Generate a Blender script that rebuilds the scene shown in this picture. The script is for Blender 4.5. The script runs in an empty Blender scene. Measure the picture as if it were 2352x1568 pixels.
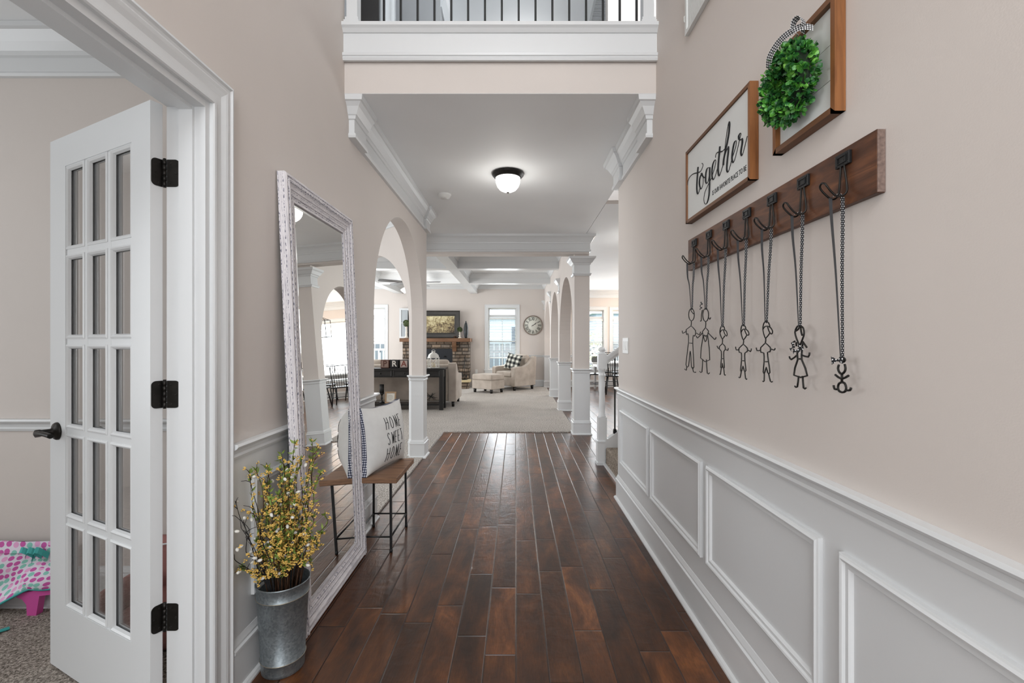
import bpy, bmesh, math, random
from mathutils import Vector, Matrix, noise
R = math.radians
random.seed(7)
scene = bpy.context.scene
COL = scene.collection

# ---------------------------------------------------------------- camera, world, lights, exposure
cam_data = bpy.data.cameras.new('camera')
cam = bpy.data.objects.new('camera', cam_data)
COL.objects.link(cam)
cam.location = (0, 0, 1.27)
cam.rotation_euler = (R(90), 0, 0)
cam_data.sensor_width = 36.0
cam_data.lens = 36.0 * 1045 / 2352
cam_data.shift_x = -9 / 2352
cam_data.shift_y = 2 / 2352
cam_data.clip_start = 0.05
scene.camera = cam

scene.view_settings.view_transform = 'Standard'
scene.view_settings.look = 'None'
scene.view_settings.gamma = 1
scene.view_settings.use_curve_mapping = False
scene.view_settings.exposure = 0.84
cy = scene.cycles
cy.use_denoising = True
cy.max_bounces = 7
cy.diffuse_bounces = 4
cy.glossy_bounces = 4
cy.transparent_max_bounces = 12
cy.transmission_bounces = 4
cy.caustics_reflective = False
cy.caustics_refractive = False
cy.sample_clamp_indirect = 6
cy.use_adaptive_sampling = True
cy.adaptive_threshold = 0.025

world = bpy.data.worlds.new('sky')
scene.world = world
world.use_nodes = True
wb = world.node_tree.nodes['Background']
wb.inputs[0].default_value = (0.86, 0.93, 1.0, 1)
wb.inputs[1].default_value = 2.9

def area(name, loc, rot, sx, sy, power, color=(1, 1, 1)):
    l = bpy.data.lights.new(name, 'AREA')
    l.shape = 'RECTANGLE'; l.size = sx; l.size_y = sy
    l.energy = power; l.color = color
    o = bpy.data.objects.new(name, l); COL.objects.link(o)
    o.location = loc; o.rotation_euler = rot
    return o
def point(name, loc, power, r=0.1, color=(1, 1, 1)):
    l = bpy.data.lights.new(name, 'POINT')
    l.energy = power; l.shadow_soft_size = r; l.color = color
    o = bpy.data.objects.new(name, l); COL.objects.link(o); o.location = loc
    return o
DAY = (0.92, 0.965, 1.0)
WARM = (1.0, 0.86, 0.70)
# added area lights fill each room, standing for assumed windows out of view
area('foyer_fill_light', (-0.1, -2.32, 4.3), (R(90), 0, 0), 1.5, 2.0, 56, (0.95, 0.975, 1.0))
area('entry_fill_light', (-0.1, -2.32, 1.25), (R(90), 0, 0), 1.6, 2.1, 33, (0.95, 0.975, 1.0))  # added low fill from the unseen entry behind the camera
area('playroom_fill_light', (-4.4, 0.3, 1.5), (R(90), 0, R(-90)), 1.8, 1.6, 26, DAY)
area('dining_fill_light', (-4.3, 4.2, 1.5), (R(90), 0, R(-90)), 1.8, 1.7, 36, DAY)
area('living_fill_light', (-5.25, 9.6, 1.5), (R(90), 0, R(-90)), 4.6, 1.9, 84, DAY)
area('breakfast_fill_light', (4.9, 9.6, 1.5), (R(90), 0, R(90)), 4.6, 1.9, 58, DAY)
point('upstairs_fill_light', (.1, 6.7, 5.2), 9, .15)  # added point light to brighten the upstairs hall, no fixture modelled
area('stairwell_fill_light', (3.9, 4.2, 4.2), (R(90), 0, R(90)), .9, 1.6, 16, DAY)  # added to brighten the dark stairwell, no window in its walls
# back wall windows: daylight arriving with the sky
for i, (wx, wz, ww, wh, p) in enumerate([(-0.39, 1.35, .8, 1.6, 16), (-4.15, 1.35, .8, 1.6, 16), (2.11, 1.35, .8, 1.6, 12), (3.17, 1.35, .8, 1.6, 12)]):
    area('back_window_light', (wx, 12.93, wz), (R(-90), 0, 0), ww, wh, p, DAY)

# ---------------------------------------------------------------- node helpers
def srgb(r, g, b, a=1):
    f = lambda c: (c / 255) / 12.92 if c / 255 <= .04045 else ((c / 255 + .055) / 1.055) ** 2.4
    return (f(r), f(g), f(b), a)

class NT:
    def __init__(s, name, color=(1, 1, 1, 1), rough=.5, metal=0.0, spec=.5):
        s.m = bpy.data.materials.new(name); s.m.use_nodes = True
        s.t = s.m.node_tree; s.b = s.t.nodes['Principled BSDF']
        s.b.inputs['Base Color'].default_value = color
        s.b.inputs['Roughness'].default_value = rough
        s.b.inputs['Metallic'].default_value = metal
        s.b.inputs['Specular IOR Level'].default_value = spec
    def n(s, typ, **kw):
        nd = s.t.nodes.new(typ)
        for k, v in kw.items(): setattr(nd, k, v)
        return nd
    def put(s, sock, v):
        if isinstance(v, bpy.types.NodeSocket): s.t.links.new(v, sock)
        else: sock.default_value = v
    def math(s, op, a, b=0.0, c=0.0):
        nd = s.n('ShaderNodeMath', operation=op)
        s.put(nd.inputs[0], a); s.put(nd.inputs[1], b); s.put(nd.inputs[2], c)
        return nd.outputs[0]
    def co(s, kind='Object'):
        return s.n('ShaderNodeTexCoord').outputs[kind]
    def xyz(s, v):
        nd = s.n('ShaderNodeSeparateXYZ'); s.put(nd.inputs[0], v); return nd.outputs
    def comb(s, x, y, z=0.0):
        nd = s.n('ShaderNodeCombineXYZ'); s.put(nd.inputs[0], x); s.put(nd.inputs[1], y); s.put(nd.inputs[2], z)
        return nd.outputs[0]
    def noise(s, v, scale, detail=3, rough=.5, dist=0.0, out='Fac'):
        nd = s.n('ShaderNodeTexNoise'); s.put(nd.inputs['Vector'], v); s.put(nd.inputs['Scale'], scale)
        nd.inputs['Detail'].default_value = detail; nd.inputs['Roughness'].default_value = rough
        nd.inputs['Distortion'].default_value = dist
        return nd.outputs[out]
    def mapping(s, v, sc=(1, 1, 1), rot=(0, 0, 0), loc=(0, 0, 0)):
        nd = s.n('ShaderNodeMapping'); s.put(nd.inputs[0], v)
        nd.inputs['Scale'].default_value = sc; nd.inputs['Rotation'].default_value = rot; nd.inputs['Location'].default_value = loc
        return nd.outputs[0]
    def ramp(s, f, stops, interp='LINEAR'):
        nd = s.n('ShaderNodeValToRGB'); cr = nd.color_ramp; cr.interpolation = interp
        cr.elements[0].position, cr.elements[0].color = stops[0]
        cr.elements[1].position, cr.elements[1].color = stops[-1]
        for p, c in stops[1:-1]:
            e = cr.elements.new(p); e.color = c
        s.put(nd.inputs[0], f); return nd.outputs[0]
    def mix(s, f, a, b, mode='MIX'):
        nd = s.n('ShaderNodeMix', data_type='RGBA', blend_type=mode)
        s.put(nd.inputs[0], f); s.put(nd.inputs[6], a); s.put(nd.inputs[7], b)
        return nd.outputs[2]
    def white(s, v):
        nd = s.n('ShaderNodeTexWhiteNoise', noise_dimensions='3D'); s.put(nd.inputs[0], v); return nd.outputs[0]
    def bump(s, h, strength=.3, dist=.01):
        nd = s.n('ShaderNodeBump'); s.put(nd.inputs['Height'], h)
        nd.inputs['Strength'].default_value = strength; nd.inputs['Distance'].default_value = dist
        s.put(s.b.inputs['Normal'], nd.outputs[0])
    def color(s, c): s.put(s.b.inputs['Base Color'], c)
    def rough(s, r): s.put(s.b.inputs['Roughness'], r)

G3 = lambda v: (v, v, v, 1)

def simple(name, rgb, rough=.5, metal=0.0, spec=.5, var=0.0, scale=20, bump=0.0):
    t = NT(name, srgb(*rgb), rough, metal, spec)
    if var or bump:
        nz = t.noise(t.co(), scale, 4)
        if var:
            c = srgb(*rgb)[:3]
            t.color(t.ramp(nz, [(.25, (*[x * (1 - var) for x in c], 1)), (.75, (*[min(1, x * (1 + var)) for x in c], 1))]))
        if bump: t.bump(nz, bump, .002)
    return t.m

def mat_wall(name, rgb):
    t = NT(name, srgb(*rgb), .62, 0, .35)
    c = t.co()
    c1 = srgb(*rgb)[:3]
    t.color(t.ramp(t.noise(c, 1.2, 2), [(.3, (*[x * .97 for x in c1], 1)), (.7, (*[x * 1.03 for x in c1], 1))]))
    t.bump(t.noise(c, 260, 3), .12, .002)
    return t.m

def mat_wood_floor():
    t = NT('dark_walnut_planks', G3(.1), .25, 0, .5)
    X, Y, Z = t.xyz(t.co())
    W = .127
    fx = t.math('DIVIDE', t.math('ADD', X, 100 * W), W)
    row = t.math('FLOOR', fx); u = t.math('FRACT', fx)
    r1 = t.white(t.comb(row, 3.1, 0)); 
    L = t.math('MULTIPLY_ADD', r1, .35, .62)
    fy = t.math('DIVIDE', t.math('ADD', Y, t.math('MULTIPLY_ADD', r1, 17.3, 30)), L)
    cell = t.math('FLOOR', fy); fr = t.math('FRACT', fy)
    # jitter the joints so plank lengths differ
    r2 = t.white(t.comb(row, cell, 5)); r3 = t.white(t.comb(row, t.math('ADD', cell, 1), 5))
    j0 = t.math('MULTIPLY', r2, .45)                       # joint of this cell at j0
    past = t.math('GREATER_THAN', fr, j0)
    cell2 = t.math('ADD', cell, past)
    idc = t.comb(row, cell2, 9)
    h = t.white(idc); h2 = t.white(t.comb(cell2, row, 2))
    dj = t.math('MULTIPLY', t.math('ABSOLUTE', t.math('SUBTRACT', fr, j0)), L)
    du = t.math('MULTIPLY', t.math('MINIMUM', u, t.math('SUBTRACT', 1, u)), W)
    d = t.math('MINIMUM', dj, du)
    gx = t.math('ADD', X, t.math('MULTIPLY', h, 7)); gy = t.math('ADD', Y, t.math('MULTIPLY', h2, 9))
    grain = t.noise(t.comb(t.math('MULTIPLY', gx, 75), t.math('MULTIPLY', gy, 9), 0), 1.0, 6, .65, 1.8)
    cloud = t.noise(t.comb(t.math('MULTIPLY', gx, 13), t.math('MULTIPLY', gy, 5.0), t.math('MULTIPLY', h, 5)), .62, 5, .6, .6)
    base = t.ramp(cloud, [(.24, srgb(36, 19, 10)), (.40, srgb(62, 36, 20)), (.56, srgb(92, 54, 28)), (.76, srgb(132, 82, 42))])
    tone = t.ramp(h, [(0, G3(.60)), (.3, G3(.85)), (.75, G3(1.1)), (1, G3(1.7))])
    c = t.mix(1.0, base, tone, 'MULTIPLY')
    c = t.mix(t.math('MULTIPLY', h2, .25), c, srgb(70, 42, 25))
    gr = t.ramp(grain, [(.32, G3(.62)), (.62, G3(1.22))])
    c = t.mix(.75, c, t.mix(1, c, gr, 'MULTIPLY'))
    vor = t.n('ShaderNodeTexVoronoi'); t.put(vor.inputs['Vector'], t.comb(t.math('MULTIPLY', gx, 4.2), t.math('MULTIPLY', gy, 1.3), 0)); vor.inputs['Scale'].default_value = 1.0
    knot = t.ramp(vor.outputs['Distance'], [(.02, G3(.2)), (.16, G3(1))])
    c = t.mix(.8, c, t.mix(1, c, knot, 'MULTIPLY'))
    edge = t.ramp(d, [(0, G3(0)), (.0009, G3(0)), (.0019, G3(1))])
    c = t.mix(edge, srgb(26, 15, 10), c)
    t.color(c)
    t.rough(t.math('MULTIPLY_ADD', t.noise(t.comb(gx, gy, 0), 12, 3), .05, .282))
    # hand-scraped ripples + plank edge bevel
    wav = t.noise(t.comb(t.math('MULTIPLY', gx, 62), t.math('MULTIPLY', gy, 11), t.math('MULTIPLY', h, 30)), 1.0, 2, .5, 1.4)
    wav2 = t.noise(t.comb(t.math('MULTIPLY', gx, 12), t.math('MULTIPLY', gy, 15), t.math('MULTIPLY', h, 30)), 1.0, 2, .5, .5)
    amt = t.math('MULTIPLY_ADD', h2, .20, .06)
    ht = t.math('MULTIPLY', t.math('MULTIPLY_ADD', wav2, 1.0, t.math('MULTIPLY', wav, .55)), amt)
    bev = t.ramp(d, [(0, G3(0)), (.004, G3(.85)), (.007, G3(1))])
    t.bump(t.math('ADD', ht, t.math('MULTIPLY', bev, .24)), .9, .01)
    return t.m

def mat_carpet(name, a, b, sc=150):
    t = NT(name, G3(.3), .95, 0, .1)
    c = t.co()
    n1 = t.noise(c, sc, 3, .7); n2 = t.noise(c, 2.2, 3, .5)
    col = t.ramp(n1, [(.36, srgb(*a)), (.64, srgb(*b))])
    t.color(t.mix(1, col, t.ramp(n2, [(.3, G3(.92)), (.7, G3(1.05))]), 'MULTIPLY'))
    t.bump(t.noise(c, sc * .9, 3, .7), 1.0, .012)
    return t.m

def mat_grain(name, dark, light, axis='z', rough=.5, scale=6, stretch=.07, bump=.15):
    t = NT(name, srgb(*light), rough, 0, .35)
    sc = {'x': (stretch, 1, 1), 'y': (1, stretch, 1), 'z': (1, 1, stretch)}[axis]
    v = t.mapping(t.co(), sc)
    n = t.noise(v, scale * 10, 5, .65, .8); n2 = t.noise(v, scale * 2.2, 3, .5, 1.0)
    t.color(t.mix(.5, t.ramp(n, [(.3, srgb(*dark)), (.7, srgb(*light))]), t.ramp(n2, [(.3, srgb(*dark)), (.72, srgb(*light))])))
    t.bump(n, bump, .002)
    return t.m

def mat_dots(name, base, dot, pitch, rad, rough=.7):
    t = NT(name, srgb(*base), rough)
    U, V, _ = t.xyz(t.n('ShaderNodeUVMap').outputs[0])
    a = t.math('DIVIDE', U, pitch); b = t.math('DIVIDE', V, pitch)
    rowp = t.math('FLOOR', b)
    sh = t.math('MULTIPLY', t.math('MODULO', t.math('ABSOLUTE', rowp), 2.0), .5)
    fa = t.math('SUBTRACT', t.math('FRACT', t.math('ADD', t.math('ADD', a, 50), sh)), .5)
    fb = t.math('SUBTRACT', t.math('FRACT', b), .5)
    dd = t.math('SQRT', t.math('ADD', t.math('MULTIPLY', fa, fa), t.math('MULTIPLY', fb, fb)))
    t.color(t.mix(t.math('LESS_THAN', dd, rad), srgb(*base), srgb(*dot)))
    return t.m

def mat_check(name, a, mid, b, pitch, axes=(0, 2), diag=0):
    t = NT(name, srgb(*a), .85)
    c = t.xyz(t.co())
    p = t.math('GREATER_THAN', t.math('FRACT', t.math('DIVIDE', t.math('ADD', t.math('MULTIPLY_ADD', c[1], diag, c[axes[0]]), 10), pitch)), .5)
    q = t.math('GREATER_THAN', t.math('FRACT', t.math('DIVIDE', t.math('ADD', c[axes[1]], 10), pitch)), .5)
    sm = t.math('ADD', p, q)
    t.color(t.ramp(t.math('MULTIPLY', sm, .5), [(0, srgb(*a)), (.34, srgb(*mid)), (.67, srgb(*b))], 'CONSTANT'))
    return t.m

def mat_emit(name, rgb, strength):
    m = bpy.data.materials.new(name); m.use_nodes = True
    b = m.node_tree.nodes['Principled BSDF']
    b.inputs['Base Color'].default_value = rgb
    b.inputs['Emission Color'].default_value = rgb
    b.inputs['Emission Strength'].default_value = strength
    return m

def mat_glass(name, tint=.85, refl=.5):
    m = bpy.data.materials.new(name); m.use_nodes = True
    t = m.node_tree; t.nodes.clear()
    o = t.nodes.new('ShaderNodeOutputMaterial'); tr = t.nodes.new('ShaderNodeBsdfTransparent'); gl = t.nodes.new('ShaderNodeBsdfGlossy')
    fr = t.nodes.new('ShaderNodeLayerWeight'); fr.inputs[0].default_value = .5
    pw = t.nodes.new('ShaderNodeMath'); pw.operation = 'POWER'; pw.inputs[1].default_value = 4
    mx = t.nodes.new('ShaderNodeMixShader'); mu = t.nodes.new('ShaderNodeMath'); mu.operation = 'MULTIPLY_ADD'
    mu.inputs[1].default_value = .9; mu.inputs[2].default_value = refl
    tr.inputs[0].default_value = (tint, tint, tint, 1); gl.inputs['Roughness'].default_value = .01
    t.links.new(fr.outputs['Facing'], pw.inputs[0]); t.links.new(pw.outputs[0], mu.inputs[0]); t.links.new(mu.outputs[0], mx.inputs[0])
    t.links.new(tr.outputs[0], mx.inputs[1]); t.links.new(gl.outputs[0], mx.inputs[2]); t.links.new(mx.outputs[0], o.inputs[0])
    return m

WALL = mat_wall('warm_greige_paint', (214, 206, 200))
TRIMM = simple('white_semigloss_paint', (219, 221, 222), .32, 0, .5)
CEIL = mat_wall('flat_white_ceiling_paint', (244, 246, 247))
FLOORM = mat_wood_floor()
CARPET = mat_carpet('beige_carpet', (122, 113, 105), (226, 220, 213), 75)
CARPET2 = mat_carpet('grey_brown_carpet', (100, 92, 84), (198, 188, 178), 110)
STAIRC = mat_carpet('stair_carpet', (100, 88, 78), (184, 172, 158), 90)
BLACK = simple('black_metal', (28, 29, 30), .4, .3, .5, .15, 60)
BLACKW = simple('black_painted_wood', (20, 20, 21), .35, 0, .5, .2, 30)
BRONZE = simple('oil_rubbed_bronze', (42, 40, 38), .38, .7, .5, .25, 50)
GLASS = mat_glass('clear_glass', .93, .05)
WINGLASS = mat_glass('window_glass', .97, .0)

# ---------------------------------------------------------------- mesh helpers
class MB:
    def __init__(s): s.bm = bmesh.new(); s.uv = None
    def quad(s, *p, smooth=False):
        vs = [s.bm.verts.new(q) for q in p]
        f = s.bm.faces.new(vs); f.smooth = smooth; return f
    def box(s, x0, x1, y0, y1, z0, z1, M=None, bevel=0, seg=2):
        v = [Vector((x, y, z)) for x in (x0, x1) for y in (y0, y1) for z in (z0, z1)]
        if M: v = [M @ q for q in v]
        b = [s.bm.verts.new(q) for q in v]
        fs = []
        for idx in ((0, 1, 3, 2), (4, 6, 7, 5), (0, 4, 5, 1), (2, 3, 7, 6), (0, 2, 6, 4), (1, 5, 7, 3)):
            fs.append(s.bm.faces.new([b[i] for i in idx]))
        if bevel:
            es = list({e for f in fs for e in f.edges})
            r = bmesh.ops.bevel(s.bm, geom=es, offset=bevel, segments=seg, profile=.5, affect='EDGES')
            if seg > 2:
                for f in r['faces']: f.smooth = True
        return s
    def cbox(s, c, d, rot=None, bevel=0, seg=2):
        M = Matrix.Translation(c) @ (rot.to_4x4() if rot else Matrix())
        return s.box(-d[0] / 2, d[0] / 2, -d[1] / 2, d[1] / 2, -d[2] / 2, d[2] / 2, M, bevel, seg)
    def bar(s, a, b, w, h=None, up=(0, 0, 1)):
        a = Vector(a); b = Vector(b); d = b - a; L = d.length; z = d.normalized()
        u = Vector(up)
        if abs(z.dot(u)) > .98: u = Vector((0, 1, 0))
        x = u.cross(z).normalized(); y = z.cross(x)
        M = Matrix((x, y, z)).transposed().to_4x4(); M.translation = a
        h = h or w
        return s.box(-w / 2, w / 2, -h / 2, h / 2, 0, L, M)
    def tube(s, pts, r, n=8, cap=True, closed=False):
        pts = [Vector(p) for p in pts]
        N = len(pts); rs = r if isinstance(r, (list, tuple)) else [r] * N
        rings = []; prev = None
        for i, p in enumerate(pts):
            if closed: d = pts[(i + 1) % N] - pts[i - 1]
            else: d = pts[min(i + 1, N - 1)] - pts[max(i - 1, 0)]
            if d.length < 1e-9: d = Vector((0, 0, 1))
            d.normalize()
            if prev is None:
                a = Vector((0, 0, 1)) if abs(d.z) < .9 else Vector((1, 0, 0))
                x = d.cross(a).normalized()
            else:
                x = (prev - d * prev.dot(d))
                x = x.normalized() if x.length > 1e-6 else d.orthogonal().normalized()
            y = d.cross(x); prev = x
            rings.append([s.bm.verts.new(p + (x * math.cos(2 * math.pi * k / n) + y * math.sin(2 * math.pi * k / n)) * rs[i]) for k in range(n)])
        for i in range(N if closed else N - 1):
            A, B = rings[i], rings[(i + 1) % N]
            for k in range(n):
                f = s.bm.faces.new((A[k], A[(k + 1) % n], B[(k + 1) % n], B[k])); f.smooth = True
        if cap and not closed:
            s.bm.faces.new(rings[0][::-1]); s.bm.faces.new(rings[-1])
        return s
    def lathe(s, prof, c=(0, 0, 0), n=24, M=None, cap=True):
        M = M or Matrix.Translation(c)
        rings = [[s.bm.verts.new(M @ Vector((r * math.cos(2 * math.pi * k / n), r * math.sin(2 * math.pi * k / n), z))) for k in range(n)] for r, z in prof]
        for A, B in zip(rings, rings[1:]):
            for k in range(n):
                f = s.bm.faces.new((A[k], A[(k + 1) % n], B[(k + 1) % n], B[k])); f.smooth = True
        if cap:
            s.bm.faces.new(rings[0][::-1]); s.bm.faces.new(rings[-1])
        return s
    def sweep(s, prof, path, side=1, closed=False):
        """moulding: prof = [(offset from the wall, z)], path = plan points; side=+1 offsets to the left of travel"""
        P = [Vector(p) for p in path]; N = len(P)
        nrm = []
        segn = []
        M = N if closed else N - 1
        for i in range(M):
            d = (P[(i + 1) % N] - P[i]).normalized(); segn.append(Vector((-d.y, d.x)) * side)
        for i in range(N):
            if closed: a, b = segn[i - 1], segn[i]
            else: a, b = segn[max(i - 1, 0)], segn[min(i, M - 1)]
            m = (a + b).normalized(); nrm.append(m / max(.25, m.dot(a)))
        rings = [[s.bm.verts.new((P[i].x + nrm[i].x * o, P[i].y + nrm[i].y * o, z)) for o, z in prof] for i in range(N)]
        K = len(prof)
        for i in range(M):
            A, B = rings[i], rings[(i + 1) % N]
            for k in range(K):
                s.bm.faces.new((A[k], A[(k + 1) % K], B[(k + 1) % K], B[k]))
        if not closed:
            s.bm.faces.new(rings[0]); s.bm.faces.new(rings[-1][::-1])
        return s
    def frame(s, w, h, prof, M, sides='LRTB'):
        """mitred flat frame w x h in local xy, profile [(inset from the outer edge, height)]"""
        K = len(prof)
        ob = 'B' not in sides
        def ends(sd, d, t):
            lo = 0 if ob else d
            if sd == 'L': return (d, lo, t), (d, h - d, t)
            if sd == 'R': return (w - d, h - d, t), (w - d, lo, t)
            if sd == 'T': return (d, h - d, t), (w - d, h - d, t)
            return (w - d, d, t), (d, d, t)
        for sd in sides:
            A = []; B = []
            for d, t in prof:
                a, b = ends(sd, d, t)
                A.append(s.bm.verts.new(M @ Vector(a))); B.append(s.bm.verts.new(M @ Vector(b)))
            for k in range(K):
                s.bm.faces.new((A[k], A[(k + 1) % K], B[(k + 1) % K], B[k]))
            s.bm.faces.new(A[::-1]); s.bm.faces.new(B)
        return s
    _ico = {}
    def ico(s, M, sub=1):
        if sub not in MB._ico:
            b = bmesh.new(); bmesh.ops.create_icosphere(b, subdivisions=sub, radius=1)
            b.verts.index_update()
            MB._ico[sub] = ([v.co.copy() for v in b.verts], [[v.index for v in f.verts] for f in b.faces]); b.free()
        V, F = MB._ico[sub]
        vs = [s.bm.verts.new(M @ v) for v in V]
        for f in F: s.bm.faces.new([vs[i] for i in f])
    def build(s, name, mat, parent=None, label=None, normals=True, M=None, smooth=None):
        if normals: bmesh.ops.recalc_face_normals(s.bm, faces=s.bm.faces[:])
        me = bpy.data.meshes.new(name)
        if M is not None: s.bm.transform(M)
        s.bm.to_mesh(me); s.bm.free()
        if smooth:
            for p in me.polygons: p.use_smooth = True
        ms = mat if isinstance(mat, (list, tuple)) else [mat]
        for m in ms: me.materials.append(m)
        o = bpy.data.objects.new(name, me); COL.objects.link(o)
        if parent: o.parent = parent
        if label: o['label'] = label
        return o

def basis(o, ex, ey):
    ex = Vector(ex).normalized(); ey = Vector(ey).normalized(); ez = ex.cross(ey)
    M = Matrix((ex, ey, ez)).transposed().to_4x4(); M.translation = Vector(o)
    return M

def tag(o, label, cat, group=None, kind=None):
    o['label'] = label; o['category'] = cat
    if group: o['group'] = group
    if kind: o['kind'] = kind
    return o
def thing(name, label, cat, loc=(0, 0, 0), rotz=0, group=None):
    o = bpy.data.objects.new(name, None); COL.objects.link(o)
    o.location = loc; o.rotation_euler = (0, 0, rotz)
    return tag(o, label, cat, group)
def struct(o, label=None):
    o['kind'] = 'structure'
    if label: o['label'] = label
    return o
def dup(root, loc=None, rotz=None, label=None, group=None):
    r = root.copy(); COL.objects.link(r)
    if loc is not None: r.location = loc
    if rotz is not None: r.rotation_euler = (0, 0, rotz)
    if label: r['label'] = label
    if group: r['group'] = group
    for ch in list(root.children):
        c = ch.copy(); COL.objects.link(c); c.parent = r
        for g in list(ch.children):
            d = g.copy(); COL.objects.link(d); d.parent = c
    return r

def text_mesh(name, body, size, mat, M, parent=None, sx=1.0, sy=1.0, extrude=.0006, align='CENTER', offset=0.0, space=1.0):
    cu = bpy.data.curves.new(name, 'FONT'); cu.body = body; cu.size = size; cu.extrude = extrude
    cu.align_x = align; cu.align_y = 'CENTER' if align == 'CENTER' else 'BOTTOM_BASELINE'; cu.offset = offset; cu.space_character = space
    cu.resolution_u = 3
    to = bpy.data.objects.new(name, cu); COL.objects.link(to)
    dg = bpy.context.evaluated_depsgraph_get()
    me = bpy.data.meshes.new_from_object(to.evaluated_get(dg))
    COL.objects.unlink(to); bpy.data.objects.remove(to); bpy.data.curves.remove(cu)
    me.transform(M @ Matrix.Diagonal((sx, sy, 1, 1)))
    me.materials.clear(); me.materials.append(mat)
    o = bpy.data.objects.new(name, me); COL.objects.link(o)
    if parent: o.parent = parent
    return o

def smooth_path(pts, sub=4, closed=False):
    pts = [Vector(p) for p in pts]; N = len(pts); out = []
    for i in range(N if closed else N - 1):
        if closed: p0, p1, p2, p3 = pts[i - 1], pts[i], pts[(i + 1) % N], pts[(i + 2) % N]
        else: p0, p1, p2, p3 = pts[max(i - 1, 0)], pts[i], pts[i + 1], pts[min(i + 2, N - 1)]
        for k in range(sub):
            t = k / sub
            out.append(.5 * ((2 * p1) + (p2 - p0) * t + (2 * p0 - 5 * p1 + 4 * p2 - p3) * t * t + (3 * p1 - p0 - 3 * p2 + p3) * t ** 3))
    if not closed: out.append(pts[-1])
    return out

def wall_mesh(p0, p1, thick, z0, z1, openings=(), inward=1):
    """wall from p0 to p1 (plan points on its seen face), thickness to the side 'inward'; openings: (t0,t1,zb,ztop,arch?)"""
    p0 = Vector(p0); p1 = Vector(p1); d = p1 - p0; L = d.length; d.normalize()
    n = Vector((-d.y, d.x)) * inward * thick
    m = MB()
    def P(t, z, k): q = p0 + d * t + (n if k else Vector((0, 0))); return (q.x, q.y, z)
    def col(a, b, za, zb, zc, zd):      # face strip between bottoms (za,zb) and tops (zc,zd)
        for k in (0, 1): m.quad(P(a, za, k), P(b, zb, k), P(b, zd, k), P(a, zc, k))
    def rib(a, za, b, zb): m.quad(P(a, za, 0), P(b, zb, 0), P(b, zb, 1), P(a, za, 1), smooth=False)
    t = 0
    for (a, b, zb, zt, arch) in sorted(openings):
        col(t, a, z0, z0, z1, z1)
        if zb > z0: col(a, b, z0, z0, zb, zb); rib(a, zb, b, zb)
        if arch:
            N = 40; r = (b - a) / 2; c = (a + b) / 2
            f = lambda q: zt + math.sqrt(max(0, r * r - (q - c) ** 2))
            ts = [c - r * math.cos(math.pi * i / N) for i in range(N + 1)]
            for x, y in zip(ts, ts[1:]):
                col(x, y, f(x), f(y), z1, z1); rib(x, f(x), y, f(y))
        else:
            col(a, b, zt, zt, z1, z1); rib(a, zt, b, zt)
        rib(a, zb, a, zt); rib(b, zb, b, zt)
        t = b
    col(t, L, z0, z0, z1, z1)
    rib(0, z0, 0, z1); rib(L, z0, L, z1); rib(0, z1, L, z1)
    if z0 > .5: rib(0, z0, L, z0)
    bmesh.ops.remove_doubles(m.bm, verts=m.bm.verts[:], dist=1e-5)
    return m

XL, XR, YE, HC = -1.02, .834, 2.707, 2.749
# ---------------------------------------------------------------- floors and ceilings
floor = struct(MB().box(-1.6, 5.1, -2.5, 13.1, -.1, 0).build('floor', FLOORM), 'dark walnut plank floor with hand scraped grain')
def poly_slab(pts, z0, z1):
    m = MB()
    a = [m.bm.verts.new((x, y, z0)) for x, y in pts]; b = [m.bm.verts.new((x, y, z1)) for x, y in pts]
    m.bm.faces.new(a[::-1]); m.bm.faces.new(b)
    for i in range(len(pts)): j = (i + 1) % len(pts); m.bm.faces.new((a[i], a[j], b[j], b[i]))
    return m
struct(poly_slab([(-4.4, 2.3), (-1.145, 2.3), (-1.145, 3.27), (-1.02, 3.27), (-1.02, 6.40), (-1.0, 6.42), (.83, 6.42), (.85, 6.45), (.85, 13.0), (-5.35, 13.0), (-5.35, 6.35), (-4.4, 6.35)], -.02, .014).build('floor', CARPET), 'beige carpet of the living room')
struct(MB().box(-4.5, -1.10, -1.6, 2.18, -.02, .012).build('floor', CARPET2), 'grey brown carpet of the room behind the french door')
struct(MB().box(-4.6, 5.1, 6.3, 13.2, -.12, -.06).build('floor', CARPET), None)
bpy.data.objects.remove(COL.objects[-1])
struct(MB().box(-5.5, -1.6, -2.5, 13.2, -.1, -.015).build('floor', CARPET2))

cm = MB()
cm.box(-5.5, .955, 2.708, 6.46, HC, 3.10)
cm.box(.96, 5.1, 4.74, 13.1, HC, 3.10)
cm.box(.965, 5.1, 2.707, 3.69, HC, 3.10)
cm.box(-4.6, -1.145, -1.7, 2.3, HC + .001, 3.08)
cm.box(-5.5, .96, 6.46, 13.1, 2.90, 3.10)
struct(cm.build('ceiling', CEIL), 'flat white ceiling over the hallway')
struct(MB().box(-3.2, 5.1, -2.5, 8.2, 5.58, 5.7).build('ceiling', CEIL), 'upstairs ceiling seen past the railing')
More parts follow.
